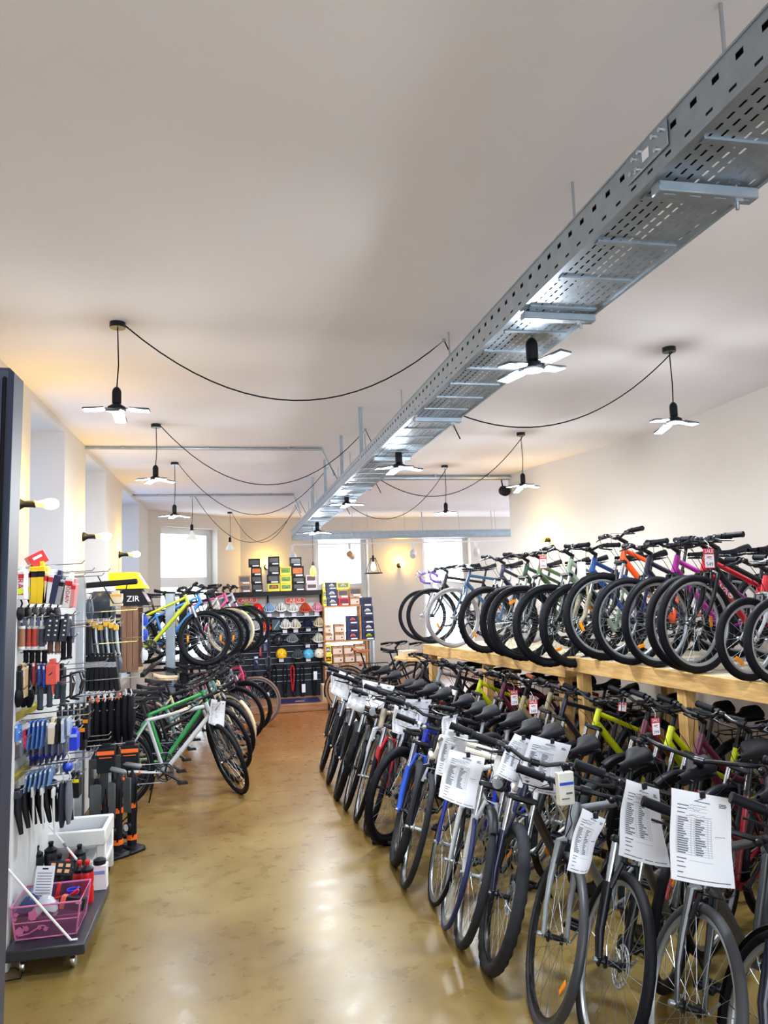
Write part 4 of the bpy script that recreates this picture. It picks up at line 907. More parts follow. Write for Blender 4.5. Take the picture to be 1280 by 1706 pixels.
put('carton', MB().box((0, 0, 0), (.15, .08, .19), bev=.005), mat('teal_card', (.16, .24, .30), .4), tg); put('print', MB().box((.01, -.042, 0), (.02, .003, .17), R(.6, 'Y')), mat('print_blue', (.45, .58, .66), .5), tg)
# locks and small packs on hooks
def lock(px, y0, y1, label, cols=(BLACK,), tagc=None, tag_y=None, w=.05):
    y = DY - .07; a, b_ = atY(px, y0, y), atY(px, y1, y); t = thing('cable_lock', label, 'lock', a, group='locks hanging on the display'); L = a.z - b_.z
    pts = [Vector((w * math.sin(2 * math.pi * i / 20) * (.6 + .4 * math.cos(math.pi * i / 10)), 0, -L / 2 + L / 2 * math.cos(2 * math.pi * i / 20))) for i in range(20)]
    put('cable', MB().tube(pts, .013, 6, closed=True), cols[0], t); put('lock_body', MB().box((0, -.005, -L + .04), (.05, .04, .09), bev=.012), BLKP, t)
    put('hook', MB().tube([(0, .07, .01), (0, -.05, .01), (0, -.055, .025)], .004, 5), CHROME, t)
    if tagc: put('price_tag', MB().box((.02, -.03, -L * tag_y), (.06, .004, .14), bev=.001), tagc, t)
    if len(cols) > 1: put('second_cable', MB().tube([p * .8 + Vector((-.03, -.02, -.02)) for p in pts], .010, 6, closed=True), cols[1], t)
lock(406, 1118, 1170, 'rose cable lock hanging behind the raised bikes', (mat('rose_cable', (.72, .16, .30), .4),))
lock(424, 1120, 1172, 'black chain lock left of the one with a low white tag')
lock(443, 1119, 1168, 'black lock with a white tag near the plinth, left bay', (BLACK,), PAPER, .85)
lock(457, 1108, 1166, 'coiled black lock at the left side of the right bay')
lock(475, 1108, 1163, 'plain black folding lock, second in the right bay')
lock(490, 1106, 1160, 'black and red cable lock in the middle of the right bay', (BLACK, RED))
lock(503, 1108, 1163, 'black lock with a large white tag, third in the right bay', (BLACK,), PAPER, .70)
lock(523, 1108, 1166, 'black lock with a white tag at its top, right end of the bay', (BLACK,), PAPER, .30)
lock(447, 1094, 1118, 'round coiled lock above the left bay locks', (mat('coil_grey', (.30, .31, .40), .4),), w=.06)
for px, py, w_, h_, c, lb in ((442, 1076, 9, 22, NAVY, 'navy blister pack above the coiled lock'), (434, 1080, 4, 24, RED, 'slim red pack beside the navy blister pack'), (427, 1103, 8, 20, NAVY, 'navy pack behind the lowest raised wheel')):
    c0 = atY(px, py, DY - .05); tt = thing('blister_pack', lb, 'package', c0); W, Hh = px_w(w_, DY), px_w(h_, DY)
    put('card', MB().box((0, 0, 0), (W, .004, Hh), bev=.001), c, tt); put('bubble', MB().box((0, -.02, -Hh * .1), (W * .7, .035, Hh * .55), bev=.01), CLEAR, tt); put('label', MB().box((0, -.004, Hh * .36), (W * .7, .003, Hh * .16)), PAPER, tt)

# ---- boxes
BX = dict(kraft=(KRAFT, mat('dark_window', (.28, .27, .28), .4), None), black=(CARD, mat('black_window', (.08, .08, .10), .3), None), blackorange=(CARD, mat('orange_print', (.80, .42, .12), .5), None),
          yelblack=(mat('box_yellow', (.93, .85, .10), .5), mat('black_window', (.08, .08, .10), .3), (.95, .6, .1)), yelgreen=(mat('box_yellow', (.93, .85, .10), .5), mat('grey_window', (.45, .47, .44), .4), (.55, .85, .15)),
          whitewin=(mat('box_white', (.88, .82, .84), .5), mat('plum_window', (.26, .12, .20), .3), None), navy=(mat('box_navy', (.14, .19, .36), .5), mat('navy_window', (.09, .11, .20), .3), (.93, .92, .92)),
          navypink=(mat('box_navy', (.14, .19, .36), .5), mat('navy_window', (.09, .11, .20), .3), (.90, .45, .50)), navylime=(mat('box_navy', (.14, .19, .36), .5), mat('navy_window', (.09, .11, .20), .3), (.75, .82, .15)),
          navyplain=(mat('box_navy', (.14, .19, .36), .5), mat('navy_window', (.09, .11, .20), .3), None), red=(mat('box_red', (.78, .12, .20), .5), mat('red_window', (.40, .08, .14), .4), None),
          label=(KRAFT, mat('box_label', (.84, .76, .70), .7), None), yellowwhite=(mat('box_yellow', (.93, .85, .10), .5), mat('cream_window', (.88, .82, .76), .4), (.93, .80, .80)), yellow=(mat('box_yellow', (.93, .85, .10), .5), mat('grey_window', (.45, .47, .44), .4), (.9, .9, .88)))
def hbox(x0, x1, z0, h, y, kind, label, rz=0.0, dep=.20, group=None):
    """a carton whose front lies in the plane y; x0, x1 are pixels at that depth"""
    a, b_ = atY(x0, 1000, y).x, atY(x1, 1000, y).x; w = b_ - a; t = thing('helmet_box', label, 'box', ((a + b_) / 2, y + dep / 2, z0), rz, group)
    body, win, hc = BX[kind]; h -= .002
    put('carton', MB().box((0, 0, h / 2), (w - .004, dep, h), bev=.003), body, t)
    f = -dep / 2
    if kind == 'label':
        put('label', MB().box((0, f - .001, h * .42), (w * .82, .003, h * .62)), win, t); put('print', MB().box((w * .22, f - .003, h * .40), (w * .12, .002, h * .16)), CARD, t); put('hand_hole', MB().box((w * .05, f - .001, h * .90), (w * .22, .003, h * .06), bev=.001), CARD, t)
    else:
        put('window', MB().box((0, f - .001, h * .58), (w * .76, .003, h * .52)), win, t)
        put('label', MB().box((w * .12, f - .002, h * .16), (w * .55, .003, h * .16)), PAPER if not kind.startswith('yel') else mat('lime_label', (.85, .85, .45), .5), t)
        if hc:
            R_ = min(w * .28, h * .33); d = MB()
            for q in range(5):
                x = -1 + q / 2; d.tube([Vector((R_ * x * (1 - .15 * i / 6), f - .003 - .02 * math.sin(i * math.pi / 6), h * .40 + R_ * 1.1 * math.sqrt(max(.1, 1 - x * x * .7)) * i / 6)) for i in range(7)], R_ * .16, 5)
            put('helmet_in_window', d, mat(f'helmet_{hc}', hc, .35), t)
    return t
def stack(y, base_z, items, group):
    """items from the bottom up: (x0, x1, height in pixels, kind, label[, turn])"""
    z = base_z
    for it in items:
        h = px_w(it[2], y); hbox(it[0], it[1], z, h, y, it[3], it[4], it[5] if len(it) > 5 else 0, group=group); z += h
TB = topz + .0725; G1 = 'helmet boxes on top of the display'; YB1 = DY - .12
stack(YB1, TB, [(399, 419, 13, 'kraft', 'lower kraft window box at the left end of the display top'), (398, 418, 14, 'kraft', 'upper kraft window box at the left end of the display top')], G1)
stack(YB1, TB, [(420, 438.5, 13.5, 'black', 'bottom black box of the stack left of the glowing wall light'), (419, 437.5, 13, 'black', 'second black box up in the stack left of the wall light'), (419, 437, 14, 'blackorange', 'black box with an orange print left of the wall light'), (415, 434.5, 14, 'black', 'topmost black box left of the glowing wall light')], G1)
stack(YB1, TB, [(446.5, 467, 13, 'yelblack', 'yellow-edged black box under the stack right of the wall light'), (445.5, 466, 14.5, 'black', 'second box up in the stack right of the wall light'), (447.5, 467, 15.5, 'black', 'third box up in the stack right of the wall light'), (448, 467, 14.5, 'black', 'topmost box of the stack right of the wall light')], G1)
stack(YB1, TB, [(467.5, 487, 12, 'yelgreen', 'bottom yellow box with a bright green helmet'), (467.5, 487, 13.5, 'yelgreen', 'middle yellow box with a green helmet'), (467.5, 486.5, 15, 'yelgreen', 'top yellow box with a green helmet, left of the amber pendant')], G1)
stack(YB1, TB, [(488, 509, 12, 'black', 'lowest black box under the amber pendant'), (488, 509, 10.5, 'black', 'second black box under the amber pendant'), (486.5, 507.5, 18, 'blackorange', 'orange-printed black box behind the amber pendant'), (484, 504, 15, 'black', 'topmost black box above the amber pendant')], G1)
stack(YB1, TB, [(511, 529.5, 11.5, 'whitewin', 'lower white box with a dark window on the display top'), (510, 528.5, 14, 'whitewin', 'upper white box with a dark window on the display top')], G1)
# wooden shelf beside the display
SY = 12.75; G2 = 'boxes on the wooden shelf'; ivs = T((-1.9, -SY, 0))
sh = thing('wooden_shelf', 'open wooden shelf full of boxes right of the helmet display', 'shelf', (1.9, SY, 0))
OAK = wood('oak_shelf', (.66, .44, .26), (.78, .56, .34), (2, 30, 30), .5)
xa, xb, xb2 = atY(537, 1000, SY).x + .02, atY(601, 1000, SY).x, atY(611, 1000, SY).x
z1_, z2_, z3_, z4_ = [atY(570, p, SY).z for p in (1009, 1067, 1105, 1148)]
for z, x1_ in ((z1_, xb), (z2_, xb2), (z3_, xb2)):
    put('board', MB().box(((xa + x1_) / 2, SY + .15, z - .014), (x1_ - xa, .32, .026), bev=.003).xf(ivs), OAK, sh)
put('side_panel', MB().box((xb - .014, SY + .15, (z1_ + z2_) / 2 - .014), (.026, .32, z1_ - z2_ - .026)).xf(ivs), OAK, sh); put('side_panel', MB().box((xb2 - .014, SY + .15, z2_ / 2 - .014), (.026, .32, z2_ - .03)).xf(ivs), OAK, sh)
put('side_panel', MB().box((xa + .012, SY + .15, z1_ / 2 - .014), (.022, .32, z1_ - .03)).xf(ivs), OAK, sh)
stack(SY, z1_, [(545, 563.5, 13.5, 'navy', 'bottom navy box with a white helmet on the shelf top'), (544, 562.5, 14, 'navy', 'middle navy box with a white helmet on the shelf top'), (544, 562, 12, 'navy', 'topmost navy box on the shelf top')], G2)
stack(SY, z1_, [(564, 582.5, 13, 'red', 'red box on the top board of the wooden shelf'), (562.8, 581.5, 13.5, 'kraft', 'kraft box with a dark window above the red box'), (561, 583.5, 12.5, 'yellow', 'yellow box lying tilted on top of the shelf stack')], G2)
stack(SY, z1_, [(583, 600, 14.5, 'label', 'kraft box with a pale label at the right end of the shelf top'), (582, 603.5, 15, 'kraft', 'kraft window box at the right end of the shelf top')], G2)
stack(SY, z1_, [(538.5, 544.5, 13, 'yellow', 'yellow box wedged beside the display, bottom'), (538.5, 543.5, 13, 'yellow', 'yellow box wedged beside the display, middle'), (538, 543, 12.5, 'yellowwhite', 'yellow and white box wedged beside the display, top')], G2)
stack(SY, z2_, [(539, 553.5, 12, 'label', 'lower labelled kraft box at the left of the upper compartment'), (538.8, 551, 14, 'label', 'upper labelled kraft box at the left of the upper compartment')], G2)
stack(SY, z2_, [(556, 573, 12.5, 'label', 'lower labelled kraft box in the middle of the upper compartment'), (556, 573, 14.5, 'label', 'upper labelled kraft box in the middle of the upper compartment')], G2)
stack(SY, z2_, [(577, 596, 13.5, 'navypink', 'bottom navy box with a pink helmet in the upper compartment'), (577.5, 596, 13, 'navyplain', 'navy box without a visible helmet in the upper compartment'), (577.5, 595.5, 13.5, 'navypink', 'topmost navy box with a pink helmet in the upper compartment')], G2)
stack(SY, z3_, [(553, 570.5, 14, 'label', 'lower left labelled kraft box of the six'), (552, 569.5, 14.5, 'label', 'upper left labelled kraft box of the six')], G2)
stack(SY, z3_, [(571.5, 589, 14, 'label', 'lower middle labelled kraft box of the six'), (570.5, 588, 14.5, 'label', 'upper middle labelled kraft box of the six')], G2)
stack(SY, z3_, [(590, 608, 15, 'label', 'lower right labelled kraft box of the six'), (589, 607, 15, 'label', 'upper right labelled kraft box of the six')], G2)
stack(SY, z3_, [(539, 551, 14, 'yelblack', 'yellow and black box at the left of the lower compartment'), (539, 550.5, 17, 'yellow', 'tall yellow box at the left of the lower compartment')], G2)
put('board', MB().box(((xa + xb2) / 2, SY + .15, z4_ - .014), (xb2 - xa, .32, .026)).xf(ivs), OAK, sh)
stack(SY, z4_, [(539, 551, 18, 'navyplain', 'navy box on the lowest shelf board'), (539, 551, 12, 'navyplain', 'navy box with white stripes on the lowest stack')], G2)
stack(SY, z4_, [(556, 575, 18, 'navypink', 'navy box with a pale helmet on the lowest board, right')], G2)
pz = atY(615, 1066, SY).z; pc = atY(617, 1066, SY + .1)
pd = thing('pedestal', 'silver round column carrying the stack of navy boxes', 'pedestal', (pc.x, SY + .1, 0)); put('shaft', MB().lathe([(.07, 0), (.07, pz - .012)], n=24), ALU, pd); put('top_plate', MB().box((0, 0, pz - .006), (.2, .2, .012)), ALU, pd)
stack(SY, pz, [(603, 623, 14, 'navylime', 'navy box with a lime helmet at the foot of the column stack'), (602.5, 622.5, 13.5, 'navy', 'second navy box up in the column stack'), (602.5, 622, 14, 'navyplain', 'third navy box up in the column stack'), (602, 621.5, 14, 'navy', 'fourth navy box up in the column stack'), (601, 620, 15.5, 'navyplain', 'topmost navy box of the column stack')], 'navy boxes in the column stack')
cb = thing('cabinet', 'low cream cabinet beside the display plinth', 'cabinet', (atY(552, 1160, 12.5).x, 12.55, 0)); hz = atY(552, 1141, 12.4).z
put('body', MB().box((0, .0, hz / 2), (.30, .30, hz), bev=.004), mat('cream_lacquer', (.80, .70, .58), .5), cb); put('door', MB().box((-.065, -.155, hz / 2 + .02), (.13, .012, hz - .1)), mat('cream_lacquer', (.80, .70, .58), .5), cb); put('door', MB().box((.075, -.155, hz / 2 + .02), (.13, .012, hz - .1)), mat('cream_lacquer', (.80, .70, .58), .5), cb)
# small round table with a laptop
ty = 10.6; c = atY(706, 1093, ty); tb = thing('bar_table', 'small round wooden table with a laptop between the bikes', 'table', (c.x, ty, 0))
put('tabletop', MB().lathe([(.40, c.z - .035), (.42, c.z - .03), (.42, c.z - .005), (.41, c.z)], n=36), PINE, tb)
for i in range(3):
    a = .5 + i * 2.09; put('leg', MB().tube([(.10 * math.cos(a), .10 * math.sin(a), c.z - .035), (.30 * math.cos(a), .30 * math.sin(a), 0)], .016, 8), BLKM, tb)
lt = thing('laptop', 'open dark laptop on the round table', 'laptop', (c.x + .12, ty - .02, c.z), -.5)
put('keyboard_base', MB().box((0, 0, .01), (.34, .24, .018), bev=.004), CARD, lt); put('screen', MB().box((0, .13, .13), (.34, .012, .23), R(-.2, 'X'), .004), mat('screen_back', (.20, .25, .42), .3), lt)
bx = thing('card_box', 'flat pale box lying on the round table left of the laptop', 'box', (c.x - .22, ty, c.z), .2); put('carton', MB().box((0, 0, .04), (.24, .2, .08), bev=.004), mat('pale_board', (.86, .78, .66), .7), bx); put('lid', MB().box((0, 0, .085), (.245, .205, .012), bev=.003), mat('pale_board2', (.90, .84, .74), .7), bx)

# ================================================================ accessory wall on the left
PF = atZ(8, 1617, 0); GX = PF.x; GY = PF.y          # foot of the near upright: plane and start of the hook panel
GE = atX(132, 1180, GX).y                             # the silver post
PANELW = mat('white_steel_panel', (.84, .85, .86), .45)
ga = thing('hook_panel_unit', 'white steel accessory wall with rows of hooks beside the dark door edge', 'shop fitting', (GX, GY, 0))
iv = T((-GX, -GY, 0))
put('post', MB().box((GX, GY, 1.0), (.045, .06, 2.0), bev=.006).xf(iv), PANELW, ga); put('post', MB().box((GX + .0, GE, 1.02), (.075, .075, 2.04), bev=.006).xf(iv), ALU, ga)
put('back_panel', MB().box((GX - .03, (GY + GE) / 2, 1.08), (.02, GE - GY - .05, 1.84)).xf(iv), PANELW, ga)
sl = put('panel_joint', MB().box((GX - .019, (GY + GE) / 2, 1.0), (.004, GE - GY - .05, .006)).xf(iv), GALV, ga)
for z in (1.235, .92): put('price_rail', MB().box((GX + .0, GY + .33, z), (.02, .62, .04), R(.35, 'Y')).xf(iv), mat('olive_yellow', (.70, .64, .22), .5), ga)
def hooks(t, iv_, x0, y, zs, L, r=.0035):
    for z in zs: put('hook', MB().tube([(x0, y, z), (x0 + L, y, z + .012), (x0 + L + .015, y, z + .03)], r, 6).xf(iv_), CHROME, t)
for z in (2.015, 1.98, 1.70, 1.68, 1.43, 1.23, 1.20, .94, .91):
    hooks(ga, iv, GX, GY + .13 + rnd.random() * .5, [z], rnd.uniform(.30, .38)); hooks(ga, iv, GX, GY + .7 + rnd.random() * .5, [z + .01], .34)
LAB = PAPER; HUNG = []
def hang(px, y0, y1, wpx, label, m1, y=4.5, kind='card', dep=.09, m2=None, name='hanging_pack', cat='package', text=None, tilt=0.0, group=None):
    """an item hanging from a hook: px centre, top and bottom in pixels, width in pixels across the hook, dep = its extent along the wall"""
    if atY(px, y0, y).x < GX + .03: y = atX(px, y0, GX + .03).y
    a, b_ = atY(px, y0, y), atY(px, y1, y); h = a.z - b_.z; w = px_w(wpx, y); y += dep / 2
    t = thing(name, label, cat, m=T((a.x, y, a.z)) @ R(tilt, 'Y'), group=group); HUNG.append((y, a.z, a.x))
    if kind == 'card':
        put('card', MB().box((0, 0, -h / 2), (w * .35, dep, h), bev=.002), m1, t); put('bubble', MB().box((w * .2, 0, -h * .62), (w * .6, dep * .7, h * .5), bev=w * .15), m2 or CLEAR, t)
        put('header', MB().box((0, -dep / 2 - .001, -h * .12), (w * .34, .002, h * .14)), LAB, t)
    elif kind == 'carton':
        put('carton', MB().box((0, 0, -h / 2 - .01), (w, dep, h - .02), bev=.003), m1, t); put('hang_tab', MB().box((0, 0, -.008), (w * .5, dep * .6, .03), bev=.002), m1, t)
        put('label', MB().box((0, -dep / 2 - .001, -h * .28), (w * .98, .002, h * .14)), m2 or CARD, t)
    elif kind == 'roll':
        n = 9; pr = [(w * .5 * (1 if i % 2 else .93), -h + .012 + (h - .024) * i / (2 * n)) for i in range(2 * n + 1)]
        put('tape_roll', MB().lathe(pr, n=14), m1, t)
        for z in (-.006, -h + .006): put('end_cap', MB().lathe([(w * .54, z - .007), (w * .54, z + .007)], n=14), WHITEP, t)
        put('hang_strip', MB().box((0, 0, .03), (.004, .02, .07)), WHITEP, t)
    elif kind == 'grip':
        pr = [(w * .5, 0), (w * .5, -.012), (w * .40, -.016), (w * .44, -h * .5), (w * .40, -h + .012), (w * .5, -h + .008), (w * .5, -h)]
        put('sleeve', MB().lathe(pr[::-1], n=14), m1, t); put('end_ring', MB().lathe([(w * .42, -h - .006), (w * .42, -h)], n=14), m2 or ALU, t)
    elif kind == 'bag':
        pr = lambda i, j: Vector(((w * .5) * math.cos(2 * math.pi * i) * (.35 + .75 * math.sin(math.pi * min(1, .15 + j * .8))), dep * .5 * math.sin(2 * math.pi * i) * (.35 + .75 * math.sin(math.pi * min(1, .15 + j * .8))), -h * j))
        put('pouch', MB().grid(pr, 14, 10), m1, t); put('hang_loop', MB().tube([(0, 0, -.01), (.01, 0, .02), (0, 0, .05)], .005, 5), m2 or WHITEP, t)
    elif kind == 'stick':
        put('blade', MB().tube([(0, 0, 0), (w * .1, 0, -h * .5), (w * .5, 0, -h)], [w * .3, w * .36, w * .22], 8), m1, t); put('sleeve', MB().box((0, 0, -h * .12), (w * .8, dep * .6, h * .18), bev=.004), m2 or CLEAR, t)
    if text: put('lettering', text_mesh(text[0], text[1], .0006), text[2], t, basis((0, 0, -1), (1, 0, 0), (0, -1, 0), (0, -dep / 2 - .003, -h * .55)))
    return t
G = 'packs on the upper hooks'
hang(34, 945, 999, 11, 'white box with red print and a lime disc, leftmost on the top hooks', mat('box_white2', (.90, .90, .93), .5), kind='carton', m2=RED, text=('SRAM', .045, REDT), group=G)
hang(46, 943, 999, 11, 'white box with a lime disc beside the first yellow carton', mat('box_white2', (.90, .90, .93), .5), kind='carton', m2=RED, group=G)
for o in [o for o in list(bpy.data.objects) if o.get('group') == G]: put('lime_disc', MB().lathe([(.017, 0), (.017, .002)], (0, -.048, -.13), (0, -1, 0), 18), mat('lime_print', (.85, .90, .10), .5), o)
YC = mat('carton_yellow', (.96, .80, .08), .5)
hang(56, 938, 1006, 11.5, 'left one of the two yellow cartons on the top hooks', YC, kind='carton'); hang(68.5, 937, 1006, 12, 'right one of the two yellow cartons on the top hooks', YC, kind='carton')
hang(78, 947, 1006, 7, 'pale yellow-white carton right of the yellow pair', mat('pale_yellow', (.90, .84, .60), .5), kind='carton', m2=RED, tilt=.06)
hang(86, 950, 1006, 9, 'grey-white carton with red top between yellow and navy cartons', mat('box_white2', (.90, .90, .93), .5), kind='carton', m2=RED, tilt=.14)
hang(98, 952, 1007, 11, 'navy tilted carton on the top hooks', NAVY, kind='carton', tilt=.2, m2=NAVY)
hang(105, 960, 1008, 8, 'grey tilted carton right of the navy one', mat('mid_grey_card', (.62, .63, .66), .5), kind='carton', tilt=.2)
hang(117, 956, 1013, 11, 'white carton with vertical red letters at the outer hook end', mat('box_white2', (.90, .90, .93), .5), kind='carton', m2=RED, tilt=.12, text=('MODAIV', .030, REDT))
hang(124, 966, 1012, 7, 'red and white carton outermost on the top hook', mat('box_rose', (.86, .55, .55), .5), kind='carton', m2=RED, tilt=.12)
c = atY(66, 941, 4.6); t = thing('red_carton', 'red and white carton lying tilted above the top hooks', 'box', m=T(c) @ R(.35, 'Z') @ R(-.5, 'Y'))
put('carton', MB().box((0, 0, .035), (.09, .16, .07), bev=.003), RED, t); put('side_label', MB().box((.046, 0, .035), (.003, .15, .06)), PAPER, t); put('print', MB().box((0, -.081, .045), (.05, .002, .015)), PAPER, t)
G = 'bar tape rolls'
for px, c, lb in ((33, mat('cork', (.66, .46, .34), .8), 'cork brown bar tape roll, leftmost of the four'), (44, mat('coral_tape', (.82, .32, .25), .7), 'coral red bar tape roll beside the cork brown one'), (54.5, mat('coral_tape', (.82, .32, .25), .7), 'coral red bar tape roll beside the grey one'), (67, mat('slate_tape', (.30, .34, .40), .7), 'dark grey bar tape roll, rightmost of the four')):
    hang(px, 1044, 1082, 9.5, lb, c, kind='roll', name='bar_tape', cat='bar tape', group=G)
DOT = mat('dark_blue_card', (.13, .15, .22), .5)
for px, lb in ((84, 'left dark card with white marks on the second hooks'), (95, 'middle dark card with white marks on the second hooks'), (109, 'right dark card with white marks on the second hooks')):
    t = hang(px, 1025, 1069, 10, lb, DOT, kind='carton', tilt=.12, m2=DOT, group='dark cards with white marks')
    for q in range(4): put('mark', MB().box((.004, -.047, -.03 - q * .026), (.010, .002, .008)), PAPER, t)
for i, px in enumerate((40, 50, 60, 71)): hang(px, 1084, 1106, 9, f'black rubber grip hanging below the bar tape rolls, {ORD[i]} from the left', BLACK, kind='grip', name='handlebar_grip', cat='grip', group='grips below the tape rolls')
for i, (px, c, w) in enumerate(((81, mat('brown_grip', (.34, .22, .20), .6), 'dark brown'), (93, mat('tan_grip', (.50, .34, .28), .6), 'tan brown'))): hang(px, 1066, 1089, 10, f'{w} leather grip under the dark marked cards', c, kind='grip', name='handlebar_grip', cat='grip')
for px, y0, y1, w in ((103, 1062, 1100, 'left'), (113, 1060, 1098, 'right')): hang(px, y0, y1, 9, f'long black grip with a steel ring, {w} of the pair under the marked cards', BLACK, kind='grip', name='handlebar_grip', cat='grip')
t = hang(33, 1108, 1164, 13, 'beige card with a white label, leftmost on the third hooks', mat('beige_card', (.80, .70, .54), .6), kind='carton', m2=LAB)
hang(46, 1107, 1150, 9, 'black pouch between the beige card and the red pack', BLACK, kind='card'); hang(56, 1103, 1141, 9, 'dark red pack on the third hooks', mat('dark_red_card', (.62, .12, .20), .5), kind='card')
hang(65, 1108, 1142, 8, 'blue tool pack left of the coral card', BLUE, kind='card'); hang(73, 1108, 1146, 7, 'narrow blue pack touching the coral card', BLUE, kind='card')
t = hang(85, 1101, 1141, 15, 'coral red card on the third hooks', mat('coral_card', (.90, .36, .32), .5), kind='carton', m2=mat('coral_card', (.90, .36, .32), .5)); put('tail', MB().box((.004, 0, -.155), (.010, .03, .06), R(-.1, 'Y')), mat('coral_card', (.90, .36, .32), .5), t); put('print', MB().box((0, -.047, -.07), (.024, .002, .005), R(-.7, 'Y')), CARD, t)
for i, (px, y0, y1) in enumerate(((64, 1144, 1183), (80, 1139, 1178), (93, 1137, 1164), (102, 1141, 1176))): hang(px, y0, y1, 10, f'large dark grey foam grip hanging over the yellow rail, {ORD[i]} from the left', mat('foam_grey', (.22, .26, .33), .7), kind='grip', name='handlebar_grip', cat='grip', m2=BLACK, group='foam grips over the yellow rail')
for i, px in enumerate((27, 36, 46)): hang(px, 1150, 1180, 12, f'black shoe cover under the beige card, {ORD[i]} from the left', BLACK, kind='bag', group='black covers under the beige card')
def cage(px, py, y, label):
    t = thing('bottle_cage', label, 'bottle cage', atY(px, py, y)); k = MB()
    for s in (-1, 1): k.tube([(-.03, s * .036, 0), (.02, s * .036, .01), (.035, s * .036, -.04), (.02, s * .030, -.11), (-.03, s * .02, -.13)], .005, 6)
    k.tube([(.02, -.036, .01), (.045, 0, .012), (.02, .036, .01)], .005, 6).tube([(-.03, .02, -.13), (.01, 0, -.14), (-.03, -.02, -.13)], .006, 6); put('wire_frame', k, BLKM, t)
    put('mount_plate', MB().box((-.03, 0, -.06), (.006, .05, .14), bev=.002), BLKP, t); put('clamp_strap', MB().box((.03, 0, -.055), (.012, .075, .05), R(.3, 'Y'), .004), BLKP, t)
cage(128, 1122, 4.5, 'black wire bottle cage hanging at the outer end of the third hook'); cage(112, 1128, 4.75, 'black wire bottle cage half hidden behind the outer one')
G = 'blue cards in the lower row'
hang(27, 1208, 1236, 9, 'light blue pack at the left end of the lower blue row', mat('light_blue_card', (.30, .52, .85), .5), kind='card', group=G)
hang(39, 1220, 1248, 9, 'pink pack in the lower blue row', mat('pink_card', (.90, .25, .42), .5), kind='carton', m2=mat('pink_card', (.90, .25, .42), .5))
for i, px in enumerate((49, 56.5, 64, 71.5)): hang(px, 1203 - i, 1250 - i, 7, f'blue-topped blister card in the lower row, {ORD[i]} right of the pink pack', mat('light_blue_card', (.30, .52, .85), .5), kind='card', tilt=.08, group=G)
hang(79, 1202, 1240, 8, 'grey blister card left of the beige one in the lower row', mat('grey_card', (.50, .53, .58), .5), kind='card'); hang(87, 1199, 1240, 11, 'beige blister card in the lower row', mat('beige_white', (.86, .82, .74), .6), kind='carton', m2=LAB, tilt=.08)
hang(95, 1200, 1240, 6, 'dark blister card right of the beige one', CARD, kind='carton'); hang(104, 1199, 1238, 12, 'clear blister pack of small parts in the lower row', mat('ice_card', (.72, .80, .92), .4), kind='card')
hang(113, 1196, 1226, 9, 'clear blister pack at the outer end of the lower row', mat('ice_card', (.72, .80, .92), .4), kind='card')
for i, px in enumerate((53, 61, 69.5, 79, 88, 98, 107)):
    t = hang(px, 1228 - i * 2, 1266 - i * 1.6, 7.5, f'royal blue sleeve below the blister cards, {ORD[i]} from the left', mat('royal_sleeve', (.08, .14, .62), .4), y=4.75, kind='carton', m2=mat('royal_sleeve', (.08, .14, .62), .4), group='royal blue sleeves'); put('tip', MB().prism([(-.011, -.045, -.13), (.011, -.045, -.13), (-.011, -.045, -.175)], (0, .08, 0)), mat('navy_sleeve', (.10, .12, .36), .4), t)
hang(122, 1216, 1251, 11, 'bright blue sleeve at the outer end of the lower row', mat('vivid_blue', (.10, .22, .86), .35), y=4.55, kind='carton', m2=mat('ice_card', (.72, .80, .92), .4))
for px, y0, y1, w in ((127, 1204, 1246, 'left'), (137, 1203, 1250, 'middle'), (142, 1190, 1232, 'right')): hang(px, y0, y1, 8, f'black and orange tool pack behind the blue sleeves, {w} of three', CARD, y=5.1, kind='carton', m2=ORANGE, group='black and orange tool packs')
for i, px in enumerate((44, 52, 60, 68, 76, 84)):
    hang(px, 1292 - i * 2.4, 1322 - i * 2.4, 7, f'pale blue topped card above the black mudguards, {ORD[i]} from the left', mat('sky_card', (.46, .64, .86), .5), kind='card', tilt=.15, group='pale blue cards')
for i, (px, y0, y1) in enumerate(((24, 1318, 1395), (36, 1312, 1384), (47, 1308, 1378), (60, 1306, 1376), (72, 1304, 1372), (84, 1302, 1372))):
    hang(px, y0, y1, 15, f'black plastic mudguard on the lowest hooks, {ORD[i]} from the left', BLKP, y=4.55, kind='stick', name='mudguard', cat='mudguard', m2=DOT, group='black mudguards')
for i, (px, y0, y1) in enumerate(((52, 1310, 1410), (67, 1312, 1385), (86, 1314, 1398))): hang(px, y0, y1, 5, f'long white stay hanging among the black mudguards, {ORD[i]} from the left', WHITEP, y=4.48, kind='stick', name='fender_stay', cat='stay', m2=WHITEP, group='white stays')
hang(101, 1306, 1382, 12, 'dark mudguard in a clear bag at the outer hook end, left', DOT, y=4.55, kind='bag', name='bagged_mudguard'); hang(112, 1304, 1376, 11, 'grey mudguard in a clear bag at the outer hook end, right', mat('grey_bag', (.42, .45, .50), .3), y=4.55, kind='bag', name='bagged_mudguard')
for px, w in ((119, 'left'), (127, 'right')): hang(px, 1290, 1330, 8, f'yellow and black tool on the lowest hooks, {w} of two', CARD, y=4.65, kind='carton', m2=YEL, name='hanging_tool', cat='tool')
hang(110, 1272, 1290, 14, 'bright blue round pack above the yellow and black tools', BLUE, y=4.65, kind='bag')

